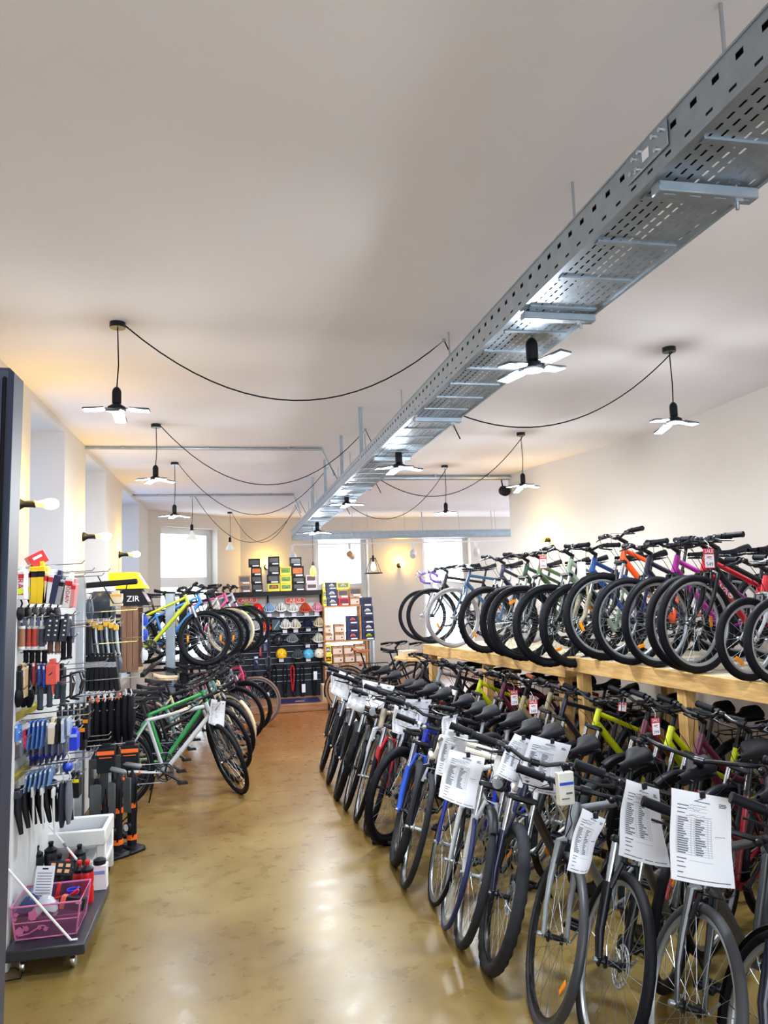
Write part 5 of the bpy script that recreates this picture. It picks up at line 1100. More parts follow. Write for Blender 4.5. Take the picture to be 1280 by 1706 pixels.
# ---- low platform, basket, bottles, trolley
D1, D2 = atZ(141, 1571, .143), atZ(186, 1472, .143); PW, PL = D1.x - GX - .03, D2.y - D1.y; PD = Vector((D1.x - PW / 2, (D1.y + D2.y) / 2, 0))
pa = thing('low_platform', 'black wheeled display platform on the floor under the accessory wall', 'platform', (PD.x, PD.y, 0))
put('deck', MB().box((0, 0, .115), (PW, PL, .055), bev=.006), mat('black_laminate', (.15, .165, .20), .4), pa)
for x in (-.12, .12):
    for y in (-PL / 2 + .09, PL / 2 - .09): put('caster', MB().lathe([(.03, -.012), (.034, -.006), (.034, .006), (.03, .012)], (x, y, .034), (1, 0, 0), 16).box((x, y, .075), (.03, .04, .03)), CHROME, pa)
PINKW = mat('pink_wire', (.82, .46, .66), .4)
def meshmat():
    m = bpy.data.materials.new('pink_wire_mesh'); m.use_nodes = True; nt = m.node_tree; out = nt.nodes['Material Output']; b = nt.nodes['Principled BSDF']; b.inputs['Base Color'].default_value = (*s2l((.50, .26, .42)), 1)
    tc = nt.nodes.new('ShaderNodeTexCoord'); ck = nt.nodes.new('ShaderNodeTexChecker'); ck.inputs['Scale'].default_value = 260
    nt.links.new(tc.outputs['Object'], ck.inputs['Vector']); tr = nt.nodes.new('ShaderNodeBsdfTransparent'); x = nt.nodes.new('ShaderNodeMixShader')
    nt.links.new(ck.outputs['Fac'], x.inputs[0]); nt.links.new(b.outputs[0], x.inputs[1]); nt.links.new(tr.outputs[0], x.inputs[2]); nt.links.new(x.outputs[0], out.inputs[0]); return m
bz = .1435
f0, f1 = atZ(12, 1573, bz), atZ(130, 1558, bz); bw, bd, bh = .345, .30, .17
bt = thing('wire_basket', 'pink wire mesh basket with leaf ornaments on the black platform', 'basket', (f1.x - .155, f1.y + .14, bz))
w2, d2 = .13, bd / 2
top = [(-.165, -d2, bh), (.165, -d2, bh), (.165, d2, bh), (-.165, d2, bh)]; bot = [(-.145, -w2, .006), (.145, -w2, .006), (.145, w2, .006), (-.145, w2, .006)]; mid = [tuple((Vector(a) + Vector(b_)) / 2) for a, b_ in zip(top, bot)]
fr_ = MB()
for lp, r_ in ((top, .005), (bot, .004), (mid, .0035)): fr_.tube(lp, r_, 6, closed=True)
for a, b_ in zip(top, bot): fr_.tube([a, b_], .0045, 6)
put('wire_rim', fr_, PINKW, bt)
mm = meshmat(); sd_ = MB()
for i in range(4):
    j = (i + 1) % 4; sd_.add([bot[i], bot[j], top[j], top[i]], [(0, 1, 2, 3)])
sd_.add(bot, [(0, 1, 2, 3)]); put('mesh_sides', sd_, mm, bt)
def blob(pts): return [Vector(p) for p in pts]
orn = MB()
def leafy(cx, cz, s, rot):
    v = []
    for i in range(18):
        a = 2 * math.pi * i / 18; r_ = s * (1 + .16 * math.cos(5 * a)) * (1.25 if abs(math.sin(a)) < .3 else .85); x, z = r_ * math.cos(a + rot), r_ * math.sin(a + rot); zz = cz + z
        v.append(Vector((cx + x, -w2 - (d2 - w2) * zz / bh - .004, zz)))
    orn.prism(v, (0, -.002, 0))
for q in ((-.06, .125, .028, 1.2), (-.125, .05, .024, .3), (-.095, .062, .016, 2.4), (-.14, .135, .012, 0), (-.146, .112, .010, 1), (-.03, .06, .012, 2), (.0, .05, .013, .4)): leafy(*q)
orn.tube([Vector((-.13, -w2 - .012, .03)), Vector((-.08, -w2 - .012, .035)), Vector((-.045, -w2 - .015, .055)), Vector((-.02, -w2 - .016, .07)), Vector((.0, -w2 - .016, .065))], .004, 5)
put('leaf_ornament', orn, mat('pink_ornament', (.80, .44, .64), .45), bt)
bc_ = bt.location
def inbasket(name, label, cat, dx, dy, dz, build, m=None): t = thing(name, label, cat, m=T((bc_.x + dx, bc_.y + dy, bz + dz)) @ (m or Matrix.Identity(4))); build(t)
inbasket('boxed_light', 'dark box with a coral stripe leaning over the basket rim', 'box', .105, -.02, .12, lambda t: (put('carton', MB().box((0, 0, 0), (.13, .09, .06), bev=.004), CARD, t), put('stripe', MB().box((-.045, -.001, .001), (.025, .093, .062), bev=.002), mat('coral_card', (.90, .36, .32), .5), t), put('print', MB().box((.035, -.0465, .008), (.03, .002, .014)), PAPER, t)), R(.2, 'Y') @ R(-.25, 'X'))
inbasket('lined_card', 'white card covered in printed lines standing in the basket', 'card', -.055, .05, .21, lambda t: (put('card', MB().box((0, 0, 0), (.095, .004, .17), bev=.001), PAPER, t), put('printed_lines', (lambda b: [b.box((0, -.003, .05 - i * .014), (.075, .001, .003)) for i in range(9)] and b)(MB()), INK, t), put('hang_slot', MB().box((0, -.003, .072), (.03, .001, .008)), CARD, t)), R(-.1, 'X') @ R(.1, 'Y'))
for i, (dx, dy, c, w) in enumerate(((-.10, -.03, mat('film_navy', (.16, .22, .40), .15), 'navy garment in a crinkled clear bag at the left of the basket'), (-.11, .07, mat('film_grey', (.55, .62, .72), .12), 'grey garment in a clear bag behind the navy one in the basket'), (-.02, -.06, mat('film_white', (.75, .78, .82), .12), 'white foil pouch in the middle of the basket'))):
    def bld(t, c=c, i=i):
        r2 = random.Random(i); mb = MB(); pts = [[(r2.random() - .5) * .03 for _ in range(9)] for _ in range(9)]
        mb.grid(lambda u, v: Vector(((u - .5) * .13, (v - .5) * .12, .06 * math.sin(math.pi * u) * math.sin(math.pi * v) + pts[int(v * 8)][int(u * 8)] * math.sin(math.pi * u))), 8, 8); mb.grid(lambda u, v: Vector(((.5 - u) * .13, (v - .5) * .12, -.02)), 8, 8)
        put('bagged_cloth', mb, c, t); put('seal_strip', MB().box((0, .055, .01), (.11, .006, .012)), CLEAR, t)
    inbasket('clear_bag', w, 'bag', dx, dy, .12, bld)
for i, (dx, dy, an, w) in enumerate(((.01, .06, .2, 'upright red brake strap at the back of the basket'), (.07, .02, 1.0, 'slanting red strap in front of the blue coil'), (-.005, .02, 1.4, 'flat red strap lying across the basket'))):
    inbasket('red_strap', w, 'strap', dx, dy, .13, lambda t: (put('band', MB().box((0, 0, .02), (.018, .012, .10), bev=.003), RED, t), put('buckle', MB().box((0, -.008, -.02), (.026, .01, .02), bev=.003), WHITEP, t)), R(an, 'Y'))
inbasket('coil_cable', 'blue coiled cable near the right rim of the basket', 'cable', .09, .07, .13, lambda t: (put('coil', MB().tube([(.03 * math.cos(i * .5), .03 * math.sin(i * .5), i * .0008) for i in range(40)], .005, 5), mat('coil_blue', (.15, .20, .80), .35), t), put('plug', MB().lathe([(.008, 0), (.008, .03)], (.03, 0, .0), n=8), CARD, t)))
def bottle(px, py, z, label, col, capc, h=.19, r=.036, yoff=0):
    """py = pixel of the bottle's foot"""
    c = atZ(px, py, z); t = thing('drink_bottle', label, 'bottle', (c.x, c.y, z)); k = h / .19
    put('body', MB().lathe([(r * .94, 0), (r, .008), (r, .075 * k), (r * .90, .09 * k), (r * .90, .10 * k), (r, .115 * k), (r, h - .035), (r * .9, h - .022)], n=18), col, t)
    cp = put('cap', MB().lathe([(r * .92, h - .022), (r * .95, h - .006), (r * .6, h + .004), (r * .35, h + .012)], n=18), BLKP, t)
    put('spout', MB().lathe([(r * .34, h + .010), (r * .34, h + .026), (r * .42, h + .030), (r * .36, h + .040), (0, h + .042)], n=14), capc, cp)
RB = mat('bottle_red', (.80, .07, .10), .35); BB_ = mat('bottle_black', (.13, .14, .16), .4)
bottle(145, 1503, bz, 'tall red bottle standing at the aisle side of the platform', RB, RB, .19); bottle(132, 1497, bz, 'red bottle with a dark cap left of the tallest red one', RB, RB, .17)
bottle(112, 1492, bz, 'dark bottle with a red spout, front one of the dark pair', BB_, RB, .16); bottle(118, 1478, bz, 'dark bottle with a red spout behind the red bottles', BB_, RB, .165)
for i, (px, py, w) in enumerate(((60, 1478, 'leftmost'), (84, 1470, 'second from the left'), (98, 1484, 'between the lined card and the red spouts'), (132, 1466, 'behind the tall red bottle'))): bottle(px, py, bz, f'plain black bottle on the platform, {w}', BB_, BLKP, .20 if i < 2 else .17, .04, )
tr = thing('jersey_box', 'white printed carton with a black lid beside the red bottles', 'box', (D2.x - .06, D2.y - .06, bz)); put('carton', MB().box((0, 0, .07), (.09, .07, .14), bev=.003), mat('box_white3', (.90, .91, .94), .5), tr); put('print', MB().box((0, -.036, .10), (.07, .002, .02)), mat('print_blue2', (.50, .60, .85), .5), tr); put('cap', MB().lathe([(.036, .14), (.036, .165), (.02, .175), (0, .18)], n=18), BLKP, tr)
tk = thing('multitool_card', 'black card with small orange pictures lying among the bottles', 'card', m=T(atZ(100, 1447, .34)) @ R(.5, 'X') @ R(.2, 'Y')); put('card', MB().box((0, 0, 0), (.13, .10, .006), bev=.001), CARD, tk)
for i in range(3):
    for j in range(2): put('picture', MB().box((-.04 + i * .04, -.02 + j * .04, .004), (.024, .024, .002)), mat('pic_tan', (.80, .62, .48), .5), tk)
TF = atZ(176, 1480, 0)
tc_ = thing('trolley', 'white plastic trolley with a grey tray behind the bottles', 'trolley', (TF.x - .20, TF.y + .17, 0)); W, D = .40, .34; Hh = atY(130, 1384, TF.y).z
put('tray_frame', MB().box((0, -D / 2, Hh - .05), (W, .03, .10), bev=.008).box((0, D / 2, Hh - .05), (W, .03, .10), bev=.008).box((-W / 2 + .015, 0, Hh - .05), (.03, D, .10), bev=.008).box((W / 2 - .015, 0, Hh - .05), (.03, D, .10), bev=.008), WHITEP, tc_)
put('tray_floor', MB().box((0, 0, Hh - .09), (W - .06, D - .03, .01)), mat('grey_liner', (.42, .45, .50), .5), tc_); put('lower_shelf', MB().box((0, 0, .16), (W, D, .04), bev=.01), WHITEP, tc_)
for x in (-1, 1):
    for y in (-1, 1): put('leg', MB().box((x * (W / 2 - .03), y * (D / 2 - .02), Hh / 2 - .03), (.06, .035, Hh - .12), bev=.008), WHITEP, tc_); put('foot', MB().lathe([(.018, 0), (.022, .03)], (x * (W / 2 - .04), y * (D / 2 - .03), 0), n=10), BLKP, tc_)
# slanted white rods of the fitting
R0 = atX(11, 1446, GX + .02)
rd = thing('support_rod', 'long bent white rod slanting down across the pink basket', 'rod', R0); e = atZ(118, 1566, .151) - R0; put('rod', MB().tube([(0, 0, 0), e, e + Vector((.03, .01, -.004))], .0065, 8), WHITEP, rd); put('end_cap', MB().lathe([(.008, -.01), (.008, .01)], (0, 0, 0), e, 8), ALU, rd)
R1 = atX(82, 1376, GX + .02)
rd = thing('support_rod', 'thin white rod slanting over the trolley tray', 'rod', R1); e = atY(128, 1432, R1.y - .3) - R1; put('rod', MB().tube([(0, 0, 0), e], .0065, 8), WHITEP, rd); put('sleeve', MB().tube([e * .55, e * .66], .009, 8), mat('grey_sleeve', (.45, .48, .53), .5), rd)
# ---- floor pumps
def pump(px, py_top, px_b, py_b, label, handle='T', barrel=CARD, yaw=0.0, group='floor pumps'):
    b_ = atZ(px_b, py_b, 0); h = atY(px, py_top, b_.y).z; t = thing('floor_pump', label, 'pump', (b_.x, b_.y, 0), yaw, group); OR = mat('pump_orange', (.95, .42, .12), .45)
    put('foot', MB().box((0, 0, .018), (.20, .10, .035), bev=.012).box((.08, -.03, .012), (.06, .14, .024), bev=.008).box((-.08, -.03, .012), (.06, .14, .024), bev=.008), BLKP, t)
    put('barrel', MB().lathe([(.034, .035), (.034, h - .14), (.036, h - .14), (.036, h - .09), (.012, h - .05), (.008, h - .02)], n=16), barrel, t)
    if handle == 'T': put('handle', MB().box((0, 0, h), (.20, .036, .034), bev=.014), mat('handle_grey', (.50, .52, .54), .4), t); put('handle_cap', MB().box((.095, -.012, -.045 + h), (.022, .012, .02), bev=.005), OR, t)
    else: put('handle', MB().lathe([(.03, h - .03), (.034, h - .02), (.034, h + .03), (.03, h + .04)], axis=(0, 0, 1), n=16), mat('chrome_dark', (.60, .60, .60), .25, .8), t)
    put('support_plate', MB().box((.0, -.045, h * .66), (.085, .014, h * .42), bev=.006), mat('plate_grey', (.30, .32, .33), .5), t)
    g_ = put('gauge', MB().lathe([(.036, 0), (.036, .022), (.030, .026), (0, .026)], (.0, -.03, .17), (0, -1, 0), 18), BLKP, t); put('dial', MB().lathe([(.026, .0265), (0, .0275)], (.0, -.03, .17), (0, -1, 0), 18), PAPER, g_)
    put('hose', MB().tube([(.03, -.02, .10), (.09, -.05, .16), (.085, -.03, h * .5), (.07, -.02, h * .8), (.05, -.02, h * .55)], .006, 6), BLACK, t)
    for z in (h * .50, .075): put('collar', MB().lathe([(.039, z), (.039, z + .035)], n=14), OR, t)
pump(190, 1284, 196, 1424, 'floor pump with a grey bar handle nearest the trolley', yaw=-.9); pump(214, 1275, 220, 1415, 'floor pump with a grey bar handle nearest the aisle', yaw=-.75)
pump(150, 1290, 160, 1412, 'floor pump behind the trolley with a round silver top', 'C'); pump(161, 1258, 172, 1406, 'navy floor pump with a curved silver head, left of the pair', 'C', NAVYP); pump(190, 1236, 196, 1392, 'floor pump with a curved silver head among the hanging tubes', 'C'); pump(148, 1244, 158, 1396, 'floor pump farthest left with a tilted silver head', 'C', NAVYP)
for px, py, lb in ((216, 1248, 'boxed pump in orange and black card beside the silver-white bike'), (176, 1252, 'boxed pump in orange and black card behind the pump heads')):
    t = hang(px, py - 10, py + 36, 26, lb, CARD, y=6.15, kind='carton', m2=mat('pump_orange', (.95, .42, .12), .45)); put('frame_print', MB().box((0, -.05, -.09), (.09, .002, .006)), mat('pump_orange', (.95, .42, .12), .45), t)
# ---- second accessory wall
gb = thing('hook_panel_unit', 'second accessory wall behind the silver post, with black tubes and packs', 'shop fitting', (GX, GE + .08, 0)); ivb = T((-GX, -GE - .08, 0))
put('back_panel', MB().box((GX - .03, GE + .85, 1.08), (.02, 1.5, 1.84)).xf(ivb), PANELW, gb); put('post', MB().box((GX, GE + 1.63, 1.0), (.05, .06, 2.0)).xf(ivb), PANELW, gb)
for z in (1.75, 1.50, 1.22, .98): hooks(gb, ivb, GX, GE + .15, [z], .40); hooks(gb, ivb, GX, GE + .6, [z + .01], .40)
t = thing('roof_bar', 'black bar with a bent wire bracket lying on top of the second accessory wall', 'bar', atY(186, 972, 6.4)); put('bar', MB().box((0, 0, 0), (.40, .05, .045), R(-.06, 'Y'), .01), BLKP, t)
put('wire_bracket', MB().tube([(-.10, -.03, .06), (.02, -.03, -.16), (.09, -.03, -.16), (.13, -.03, .02)], .005, 6), BLKM, t); put('end_clamp', MB().box((-.21, 0, .015), (.03, .05, .05), bev=.006), GALV, t)
for i, px in enumerate((148, 157, 166, 175, 184, 192)):
    hang(px, 1032 + (i % 3) * 4, 1090, 9, f'folded kickstand in a clear sleeve with a yellow tag, {ORD[i]} from the silver post', ALU if i % 2 else mat('dark_alloy', (.32, .35, .40), .3, .6), y=6.4, kind='stick', name='kickstand_pack', cat='kickstand', m2=mat('tag_amber', (.88, .70, .25), .5), group='kickstand packs')
for i, px in enumerate((147, 154, 161, 168, 175, 182, 188)): hang(px, 1090, 1152, 6.5, f'long black pump sleeve in the middle row, {ORD[i]} from the silver post', CARD, y=6.4, kind='carton', m2=mat('silver_print', (.60, .62, .66), .5), name='sleeve_pack', tilt=-.03 * (i - 2), group='long black sleeves')
hang(168, 985, 1020, 36, 'large grey bagged child seat cover on the top hooks of the second wall', mat('dark_bag', (.26, .30, .36), .3), y=6.6, kind='bag', name='cover_bag'); hang(193, 985, 1010, 18, 'small white and amber pack under the bent wire', mat('beige_white', (.86, .82, .74), .6), y=6.4, kind='carton', m2=mat('tag_amber', (.88, .70, .25), .5))
for i, px in enumerate((190, 197)): hang(px, 1094, 1122, 9, f'clear bag of dark parts hanging in front of the wooden crate, {("left", "right")[i]}', mat('film_dark', (.30, .34, .40), .2), y=6.7, kind='bag', name='parts_bag')
for i, (px, y0, y1) in enumerate(((152, 1172, 1242), (160, 1172, 1244), (172, 1170, 1244), (184, 1168, 1244), (196, 1166, 1240), (207, 1160, 1236), (216, 1160, 1232))):
    hang(px, y0, y1, 14, f'black inner tube bundle on the lower hooks, {ORD[i]} from the silver post', BLACK, y=6.35, kind='bag', name='inner_tube', cat='inner tube', m2=(WHITEP, mat('pump_orange', (.95, .42, .12), .45))[i % 3 == 1], dep=.12, group='inner tube bundles')

# fuller rows: dark packs on the deeper hooks
def row(n, x0, x1, y0, y1, dy0, dy1, w, y, label, m1, kind='carton', name='hanging_pack', cat='package', m2=None, tilt=0.0, group=None):
    for i in range(n):
        f = i / max(1, n - 1); hang(x0 + (x1 - x0) * f, y0 + dy0 * f, y1 + dy1 * f, w, f'{label}, {ORD[i]} from the left', m1, y=y, kind=kind, name=name, cat=cat, m2=m2, tilt=tilt, group=group or label)
row(6, 30, 92, 1012, 1034, 0, 0, 10, 4.95, 'dark pouch under the yellow cartons', CARD, 'bag', m2=BLACK)
row(8, 36, 118, 1028, 1078, -4, -6, 8, 5.0, 'navy carded pack behind the bar tape rolls', NAVY, 'card')
row(7, 30, 100, 1112, 1160, -4, -6, 10, 5.0, 'black pack on the deeper third hooks', BLKP, 'carton', m2=CARD)
row(6, 96, 146, 1178, 1206, -8, -10, 8, 4.9, 'black clip pack above the lower blue row', CARD, 'card')
row(8, 34, 108, 1232, 1262, -3, -4, 8, 4.62, 'grey blister card under the light blue cards', mat('ash_card', (.46, .49, .54), .4), 'card')
row(6, 66, 126, 1276, 1296, -8, -10, 9, 4.95, 'small steel tool card above the pale blue cards', mat('steel_card', (.62, .66, .72), .4, .3), 'card')
row(8, 26, 112, 1318, 1380, -6, -10, 11, 4.9, 'black mudguard blade on the deeper lowest hooks', BLKP, 'stick', 'mudguard', 'mudguard', m2=CARD)
row(5, 148, 186, 998, 1036, 0, 0, 11, 6.75, 'dark bagged part on the upper hooks of the second wall', mat('film_dark', (.30, .34, .40), .2), 'bag', 'parts_bag')
row(7, 144, 196, 1040, 1092, 0, 0, 9, 6.95, 'dark sleeve behind the kickstand packs', CARD, 'carton', m2=CARD)
row(6, 146, 200, 1156, 1180, -3, -3, 9, 6.8, 'black pack with an orange header above the inner tubes', CARD, 'card', m2=mat('pump_orange', (.95, .42, .12), .45))
row(7, 146, 214, 1180, 1252, -4, -8, 13, 6.9, 'black inner tube bundle on the deeper hooks', BLACK, 'bag', 'inner_tube', 'inner tube', m2=WHITEP)
# each row of hung packs sits on its own hook
rows_ = []
for y, z, x in sorted(HUNG):
    for q in rows_:
        if abs(q[0] - y) < .035 and abs(q[1] - z) < .03: q[1] = (q[1] + z) / 2; q[2] = max(q[2], x); break
    else: rows_.append([y, z, x])
for y, z, x in rows_:
    u_, v_ = (ga, iv) if y < GE else (gb, ivb); hooks(u_, v_, GX, y, [z - .012], max(.05, x + .03 - GX))
# ---- wooden crate shelf on the pier with boxes on top
cy_ = 8.2; a, b_ = atY(201, 1121, cy_), atY(231, 1009, cy_); cr = thing('wooden_crate', 'brown slatted wooden crate fixed beyond the second accessory wall', 'crate', (a.x, cy_, a.z)); W, Hh = b_.x - a.x, b_.z - a.z; D = .40
CW = wood('crate_wood', (.44, .32, .25), (.54, .40, .31), (30, 30, 2), .6)
for i in range(3): put('slat', MB().box((W * (i + .5) / 3, 0, Hh / 2), (W / 3 - .006, .018, Hh), bev=.002), CW, cr)
put('top', MB().box((W / 2, D / 2, Hh - .009), (W, D, .018)), CW, cr); put('bottom', MB().box((W / 2, D / 2, .009), (W, D, .018)), mat('crate_ply', (.72, .60, .42), .6), cr); put('back', MB().box((.009, D / 2, Hh / 2), (.018, D, Hh - .04)), CW, cr); put('far_side', MB().box((W / 2, D, Hh / 2), (W, .018, Hh)), CW, cr)
px_ = XL - a.x; put('wall_bracket', MB().box((px_ / 2, D * .5, Hh * .8), (abs(px_), .05, .03)), GALV, cr); put('wall_bracket', MB().box((px_ / 2, D * .5, Hh * .2), (abs(px_), .05, .03)), GALV, cr)
for i, (z, c, lb) in enumerate(((.80, BLUE, 'upper blue pack hanging at the open side of the crate'), (.58, BLUE, 'lower blue pack hanging at the open side of the crate'), (.26, mat('white_pack', (.80, .82, .86), .4), 'white pack at the bottom of the open crate side'))):
    t = thing('blister_pack', lb, 'package', (a.x + W + .03, cy_ + .14, a.z + Hh * z)); put('card', MB().box((0, 0, -.02), (.012, .13, .15), bev=.002), mat('clear_card', (.80, .84, .90), .3), t); put('bubble', MB().lathe([(0, .06), (.03, .05), (.042, 0), (.03, -.05), (0, -.06)], (.012, 0, -.02), n=14), c, t)
    put('hook', MB().tube([(-.05, .0, .06), (.03, 0, .065)], .003, 5), CHROME, t)
z0 = a.z + Hh
def slope_box(name, x0, x1, z, h, label, col, text=None):
    t = thing(name, label, 'box', (atY((x0 + x1) / 2, 1000, cy_).x, cy_ + .16, z)); w = px_w(x1 - x0, cy_); p = [(-w / 2, -.17, 0), (w / 2, -.17, 0), (w / 2 - .10, -.17, h), (-w / 2, -.17, h)]
    put('carton', MB().prism(p, (0, .34, 0)), col, t); pr = [(w / 2 - .098, -.16, h), (w / 2 + .002, -.16, 0)]
    m = basis((0, 1, 0), Vector((-.10, 0, h)).normalized(), Vector((h, 0, .10)).normalized(), (w / 2 - .05, 0, h / 2)); put('front_picture', MB().box((0, 0, .002), (.30, .12, .003)).xf(m), mat('picture_grey', (.66, .60, .64), .5, vary=.5, vscale=30), t)
    if text: put('lettering', text_mesh(text, .085, .001), PAPER, t, basis((1, 0, 0), (0, 0, 1), (0, -1, 0), (w * .08, -.172, h * .40)))
slope_box('bike_light_box', 186, 247, z0, px_w(27, cy_), 'black slope-fronted box with white letters on the crate', CARD, 'ZIR'); slope_box('bike_light_box', 184, 241, z0 + px_w(27, cy_), px_w(26, cy_), 'bright yellow slope-fronted box on top of the black one', YEL)
# ---- the dark door leaf at the left edge
dl = thing('door_leaf', 'dark grey door leaf edge with rubber seals at the left picture edge', 'door', (-.47, 1.5, 0)); dh = atY(15, 621, 1.5).z
E0, E1 = atY(29.5, 700, 1.5), atY(4, 1500, 1.5); v = (E0 - E1).normalized(); foot = E1 - v * (E1.z / v.z)
dl.matrix_basis = basis((v.z, 0, -v.x), (0, 1, 0), v, foot); dh = dh / v.z
put('edge_frame', MB().box((-.02, .0, dh / 2), (.04, .08, dh), bev=.008), mat('door_navy', (.15, .19, .28), .4), dl); put('rubber_seal', MB().box((-.012, -.044, dh / 2), (.008, .01, dh - .04), bev=.003), BLACK, dl); put('seal_strip', MB().box((-.026, -.044, dh / 2), (.006, .01, dh - .04), bev=.002), mat('door_blue_grey', (.34, .40, .50), .4), dl)
put('leaf_panel', MB().box((-.28, .0, dh / 2), (.48, .045, dh - .02)), mat('door_pale', (.62, .62, .66), .5), dl); put('silver_strip', MB().box((-.034, -.046, dh / 2), (.005, .01, dh - .05)), ALU, dl)
k = thing('floor_cable', 'thin black cable looping on the floor at the lower left', 'cable', atZ(10, 1634, .004)); e = [atZ(x, y, .004) - atZ(10, 1634, .004) for x, y in ((-4, 1634), (8, 1616), (26, 1612), (37, 1620), (34, 1630), (20, 1632), (2, 1636))]; put('cable', MB().tube(e, .003, 6), BLACK, k)

# ================================================================ paper sheets and sale tags
def sheet(label, corners, ztop=1.03, rows=15, near=False, Y=None, cols=True, seed=0, mark=True, bend=.02, group='paper sheets on the front-row handlebars'):
    """corners TL, TR, BR, BL in pixels; the sheet hangs from a handlebar at height ztop"""
    (x0, y0), (x1, y1) = corners[0], corners[1]; r = ray((x0 + x1) / 2, (y0 + y1) / 2); y = Y or (ztop - EYE) / r.z * r.y
    d = (.06 if seed < 11 else .15 if seed < 13 else .24) if Y is None else 0
    P = [atY(*corners[0], y - d - .02), atY(*corners[1], y - d + .0), atY(*corners[2], y - d + .03), atY(*corners[3], y - d - .0)]
    c = (P[0] + P[1]) / 2; P = [p - c for p in P]; n = (P[1] - P[0]).cross(P[3] - P[0]).normalized()
    if n.y > 0: n = -n
    w = (P[1] - P[0]).length; rr = random.Random(seed); ph = rr.uniform(0, 3)
    def fn(u, v, o=0.0): return P[0].lerp(P[1], u).lerp(P[3].lerp(P[2], u), v) + n * (o + bend * math.sin(math.pi * u) * (.3 + v) + bend * .35 * math.sin(2.2 * v * math.pi + ph))
    t = thing('paper_sheet', label, 'paper', c, group=group)
    a = MB().grid(lambda u, v: fn(u, v), 10, 12); b_ = MB().grid(lambda u, v: fn(1 - u, v, -.0006), 10, 12); a.add(b_.v, b_.f); put('sheet', a, PAPER, t)
    pr = MB()
    def bar(u0, v0, u1, v1, th=.0022):
        m = 4
        for i in range(m):
            ua, ub, va, vb = [u0 + (u1 - u0) * i / m, u0 + (u1 - u0) * (i + 1) / m, v0 + (v1 - v0) * i / m, v0 + (v1 - v0) * (i + 1) / m]
            if abs(u1 - u0) * 1 >= abs(v1 - v0): q = [fn(ua, va - th, .0008), fn(ub, vb - th, .0008), fn(ub, vb + th, .0008), fn(ua, va + th, .0008)]
            else: q = [fn(ua - th, va, .0008), fn(ua + th, va, .0008), fn(ub + th, vb, .0008), fn(ub - th, vb, .0008)]
            pr.add(q, [(0, 1, 2, 3)])
    v0, v1 = .29, .70
    for i in range(rows + 1): bar(.09, v0 + (v1 - v0) * i / rows, .64, v0 + (v1 - v0) * i / rows, .0013)
    for u in (.09, .31, .36, .58, .64): bar(u, v0, u, v1, .0016)
    for i in range(rows):
        v = v0 + (v1 - v0) * (i + .5) / rows
        for ua in (.105, .375): bar(ua, v, ua + rr.uniform(.07, .18), v, .006)
    for v, l in ((.16, .18), (.20, .15), (.245, .12), (.75, .14), (.79, .10), (.84, .12), (.90, .08)): bar(.09, v, .09 + l, v, .0055)
    for v in (.17, .21, .25, .76): bar(.27, v, .27 + rr.uniform(.25, .4), v, .0012)
    for i in range(3): bar(.78, .09 + i * .016, .78 + rr.uniform(.08, .14), .09 + i * .016, .005)
    bar(.08, .955, .92, .957, .005); put('printed_form', pr, INK, t)
    hw = MB()
    for k_, (ua, va, L) in enumerate(((.28, .145, .28), (.24, .19, .22), (.22, .265, .42), (.70, .46, .18))):
        hw.tube([fn(ua + L * i / 12, va + rr.uniform(-.009, .009), .0012) for i in range(13)], .0007, 4)
    put('handwriting', hw, INK, t)
    if mark: put('tick_mark', MB().tube([fn(.62, .10, .0015), fn(.36, .095, .0015), fn(.50, .06, .0015)], .0013, 4), INKB, t)
    put('clip', MB().box(fn(.5, .01, .004), (.02, .012, .025), bev=.003), BLKP, t)
    return t
SH = [('small sheet on the farthest front-row bike', [(553, 1118), (566, 1122), (560, 1160), (550, 1152)]),
      ('sheet on the second bike from the far end of the front row', [(566, 1117), (590, 1128), (578, 1167), (551, 1152)]),
      ('low tilted sheet between the two far headlights', [(586, 1154), (612, 1160), (605, 1188), (576, 1175)]),
      ('wide sheet above the silver bike with the chrome headlight', [(604, 1132), (658, 1143), (639, 1180), (606, 1174)]),
      ('narrow sheet left of the fat-tyred mountain bike', [(657, 1173), (673, 1182), (671, 1222), (653, 1219)]),
      ('sheet hanging over the fat-tyred mountain bike fork', [(676, 1164), (719, 1165), (710, 1211), (669, 1211)]),
      ('small sheet with a blue tick left of the grey grips', [(738, 1193), (763, 1189), (758, 1217), (735, 1226)]),
      ('sheet half covered by the one on the white drop bars', [(742, 1216), (780, 1226), (766, 1296), (724, 1288)]),
      ('sheet in front of the white drop bars', [(749, 1248), (808, 1262), (790, 1347), (730, 1326)]),
      ('tilted sheet behind a black cable, left of the broad one', [(857, 1221), (883, 1232), (862, 1305), (825, 1288)]),
      ('broad sheet above the navy mountain bike', [(885, 1224), (951, 1241), (928, 1325), (862, 1310)]),
      ('greyish curled sheet hanging low beside the bare grey fork', [(969, 1345), (1008, 1364), (979, 1450), (943, 1448)]),
      ('large curled sheet second nearest the camera', [(1042, 1297), (1096, 1314), (1115, 1444), (1029, 1423)]),
      ('largest flat sheet, nearest the camera', [(1118, 1312), (1216, 1330), (1224, 1480), (1117, 1463)])]
for i, (lb, cs) in enumerate(SH):
    sheet(lb, cs, ztop={11: .90}.get(i, 1.03), seed=i, rows=9 if i < 7 else 16, bend=.012 if i in (13,) else .022)
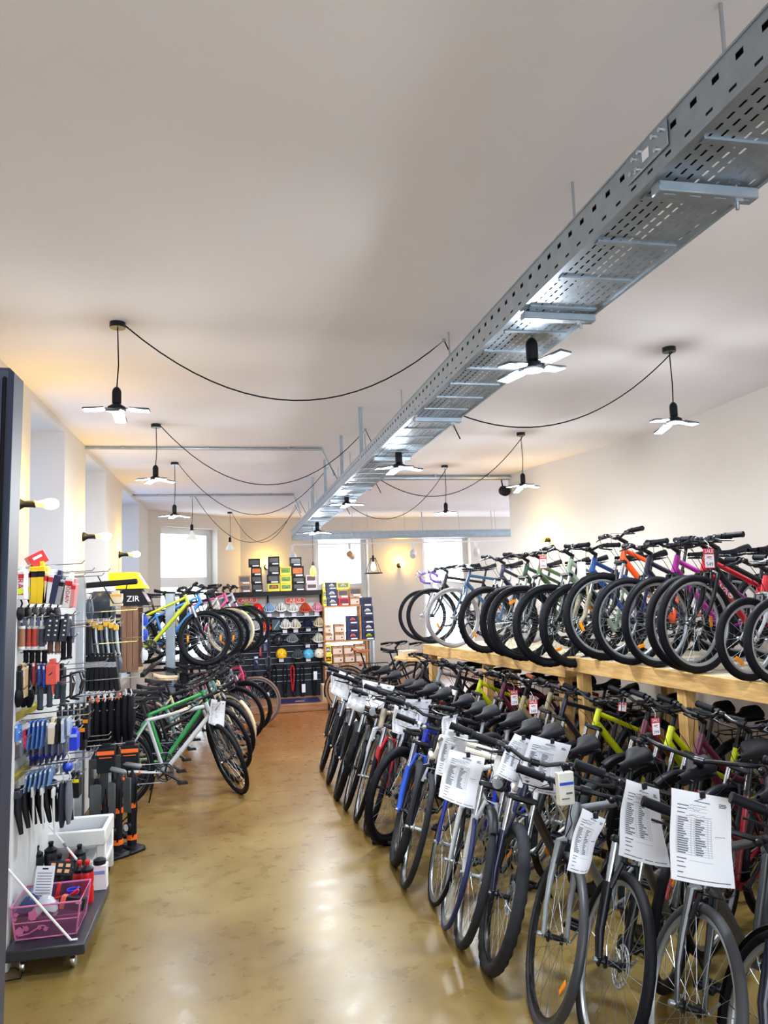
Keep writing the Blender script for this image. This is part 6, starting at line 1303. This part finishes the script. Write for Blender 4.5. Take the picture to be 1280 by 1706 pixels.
# accessory box tied to the grey bike's bar
y = (.97 - EYE) / ray(943, 1312).z * ray(943, 1312).y - .06; c = atY(943, 1340, y); t = thing('accessory_box', 'small white box with a blue stripe tied to the grey bike bar', 'box', c, .12)
w, h = px_w(30, y), px_w(54, y); put('carton', MB().box((0, 0, h / 2), (w, .03, h), bev=.002), mat('box_offwhite', (.84, .84, .80), .6), t); put('stripe', MB().box((0, -.0158, h * .66), (w * .9, .001, h * .09)), BLUE, t); put('print', MB().box((w * .15, -.0158, h * .36), (w * .4, .001, h * .06)).box((-w * .1, -.0158, h * .2), (w * .5, .001, h * .04)), INK, t); put('tie', MB().tube([(0, 0, h), (0, .03, h + .03)], .003, 5), BLACK, t)
def saletag(label, box, y, price=None, head='SALE', rot=0.0):
    x0, y0, x1, y1 = box; c = atY((x0 + x1) / 2, y0, y); w, h = px_w(x1 - x0, y), px_w(y1 - y0, y); t = thing('sale_tag', label, 'price tag', m=T(c) @ R(.12, 'Z') @ R(rot, 'Y'), group='red and white sale tags')
    put('card', MB().box((0, 0, -h / 2), (w, .003, h), bev=.001), REDT if head else PAPER, t)
    if head:
        f = put('white_field', MB().box((0, -.0022, -h * .62), (w * .84, .001, h * .66)), PAPER, t); m = lambda z: basis((1, 0, 0), (0, 0, 1), (0, -1, 0), (0, -.0035, -h * z))
        put('lettering', text_mesh(head, w * .38, .0004), PAPER, t, m(.14))
        if price: put('price', text_mesh(price, w * .42, .0004), INK, t, m(.80))
        put('old_price', MB().box((0, -.003, -h * .50), (w * .5, .0006, h * .02), R(.25, 'Y')).box((0, -.003, -h * .42), (w * .42, .0006, h * .05)), REDT, t)
    put('string', MB().tube([(0, 0, 0), (.004, .0, .03), (0, .03, .06)], .0012, 4), PAPER, t)
saletag('sale tag with the price 990 on the pale green mountain bike', (897, 925, 912, 949), 6.22, '990')
saletag('sale tag reading 549 in front of the red youth bike', (1168, 914, 1193, 951), 4.45, '549')
saletag('plain white card hanging on the orange mountain bike', (960, 936, 977, 965), 5.9, None, '')
saletag('sale tag on the farther plum bike, beside its grip', (1029, 1171, 1047, 1186), 5.0, None, rot=.2); saletag('sale tag on the nearer plum bike head tube', (1083, 1196, 1101, 1227), 4.25, '399')
saletag('sale tag on the dark red bike under the farther platform', (849, 1150, 864, 1176), 6.3, '299'); saletag('sale tag on the tan bike left of the middle post', (879, 1166, 897, 1190), 5.75, '349')

sheet('white sheet hanging on the head of the silver-white bike', [(352, 1164), (376, 1168), (373, 1212), (347, 1204)], Y=atZ(400, 1322, 0).y - .06, seed=40, rows=8, mark=False)
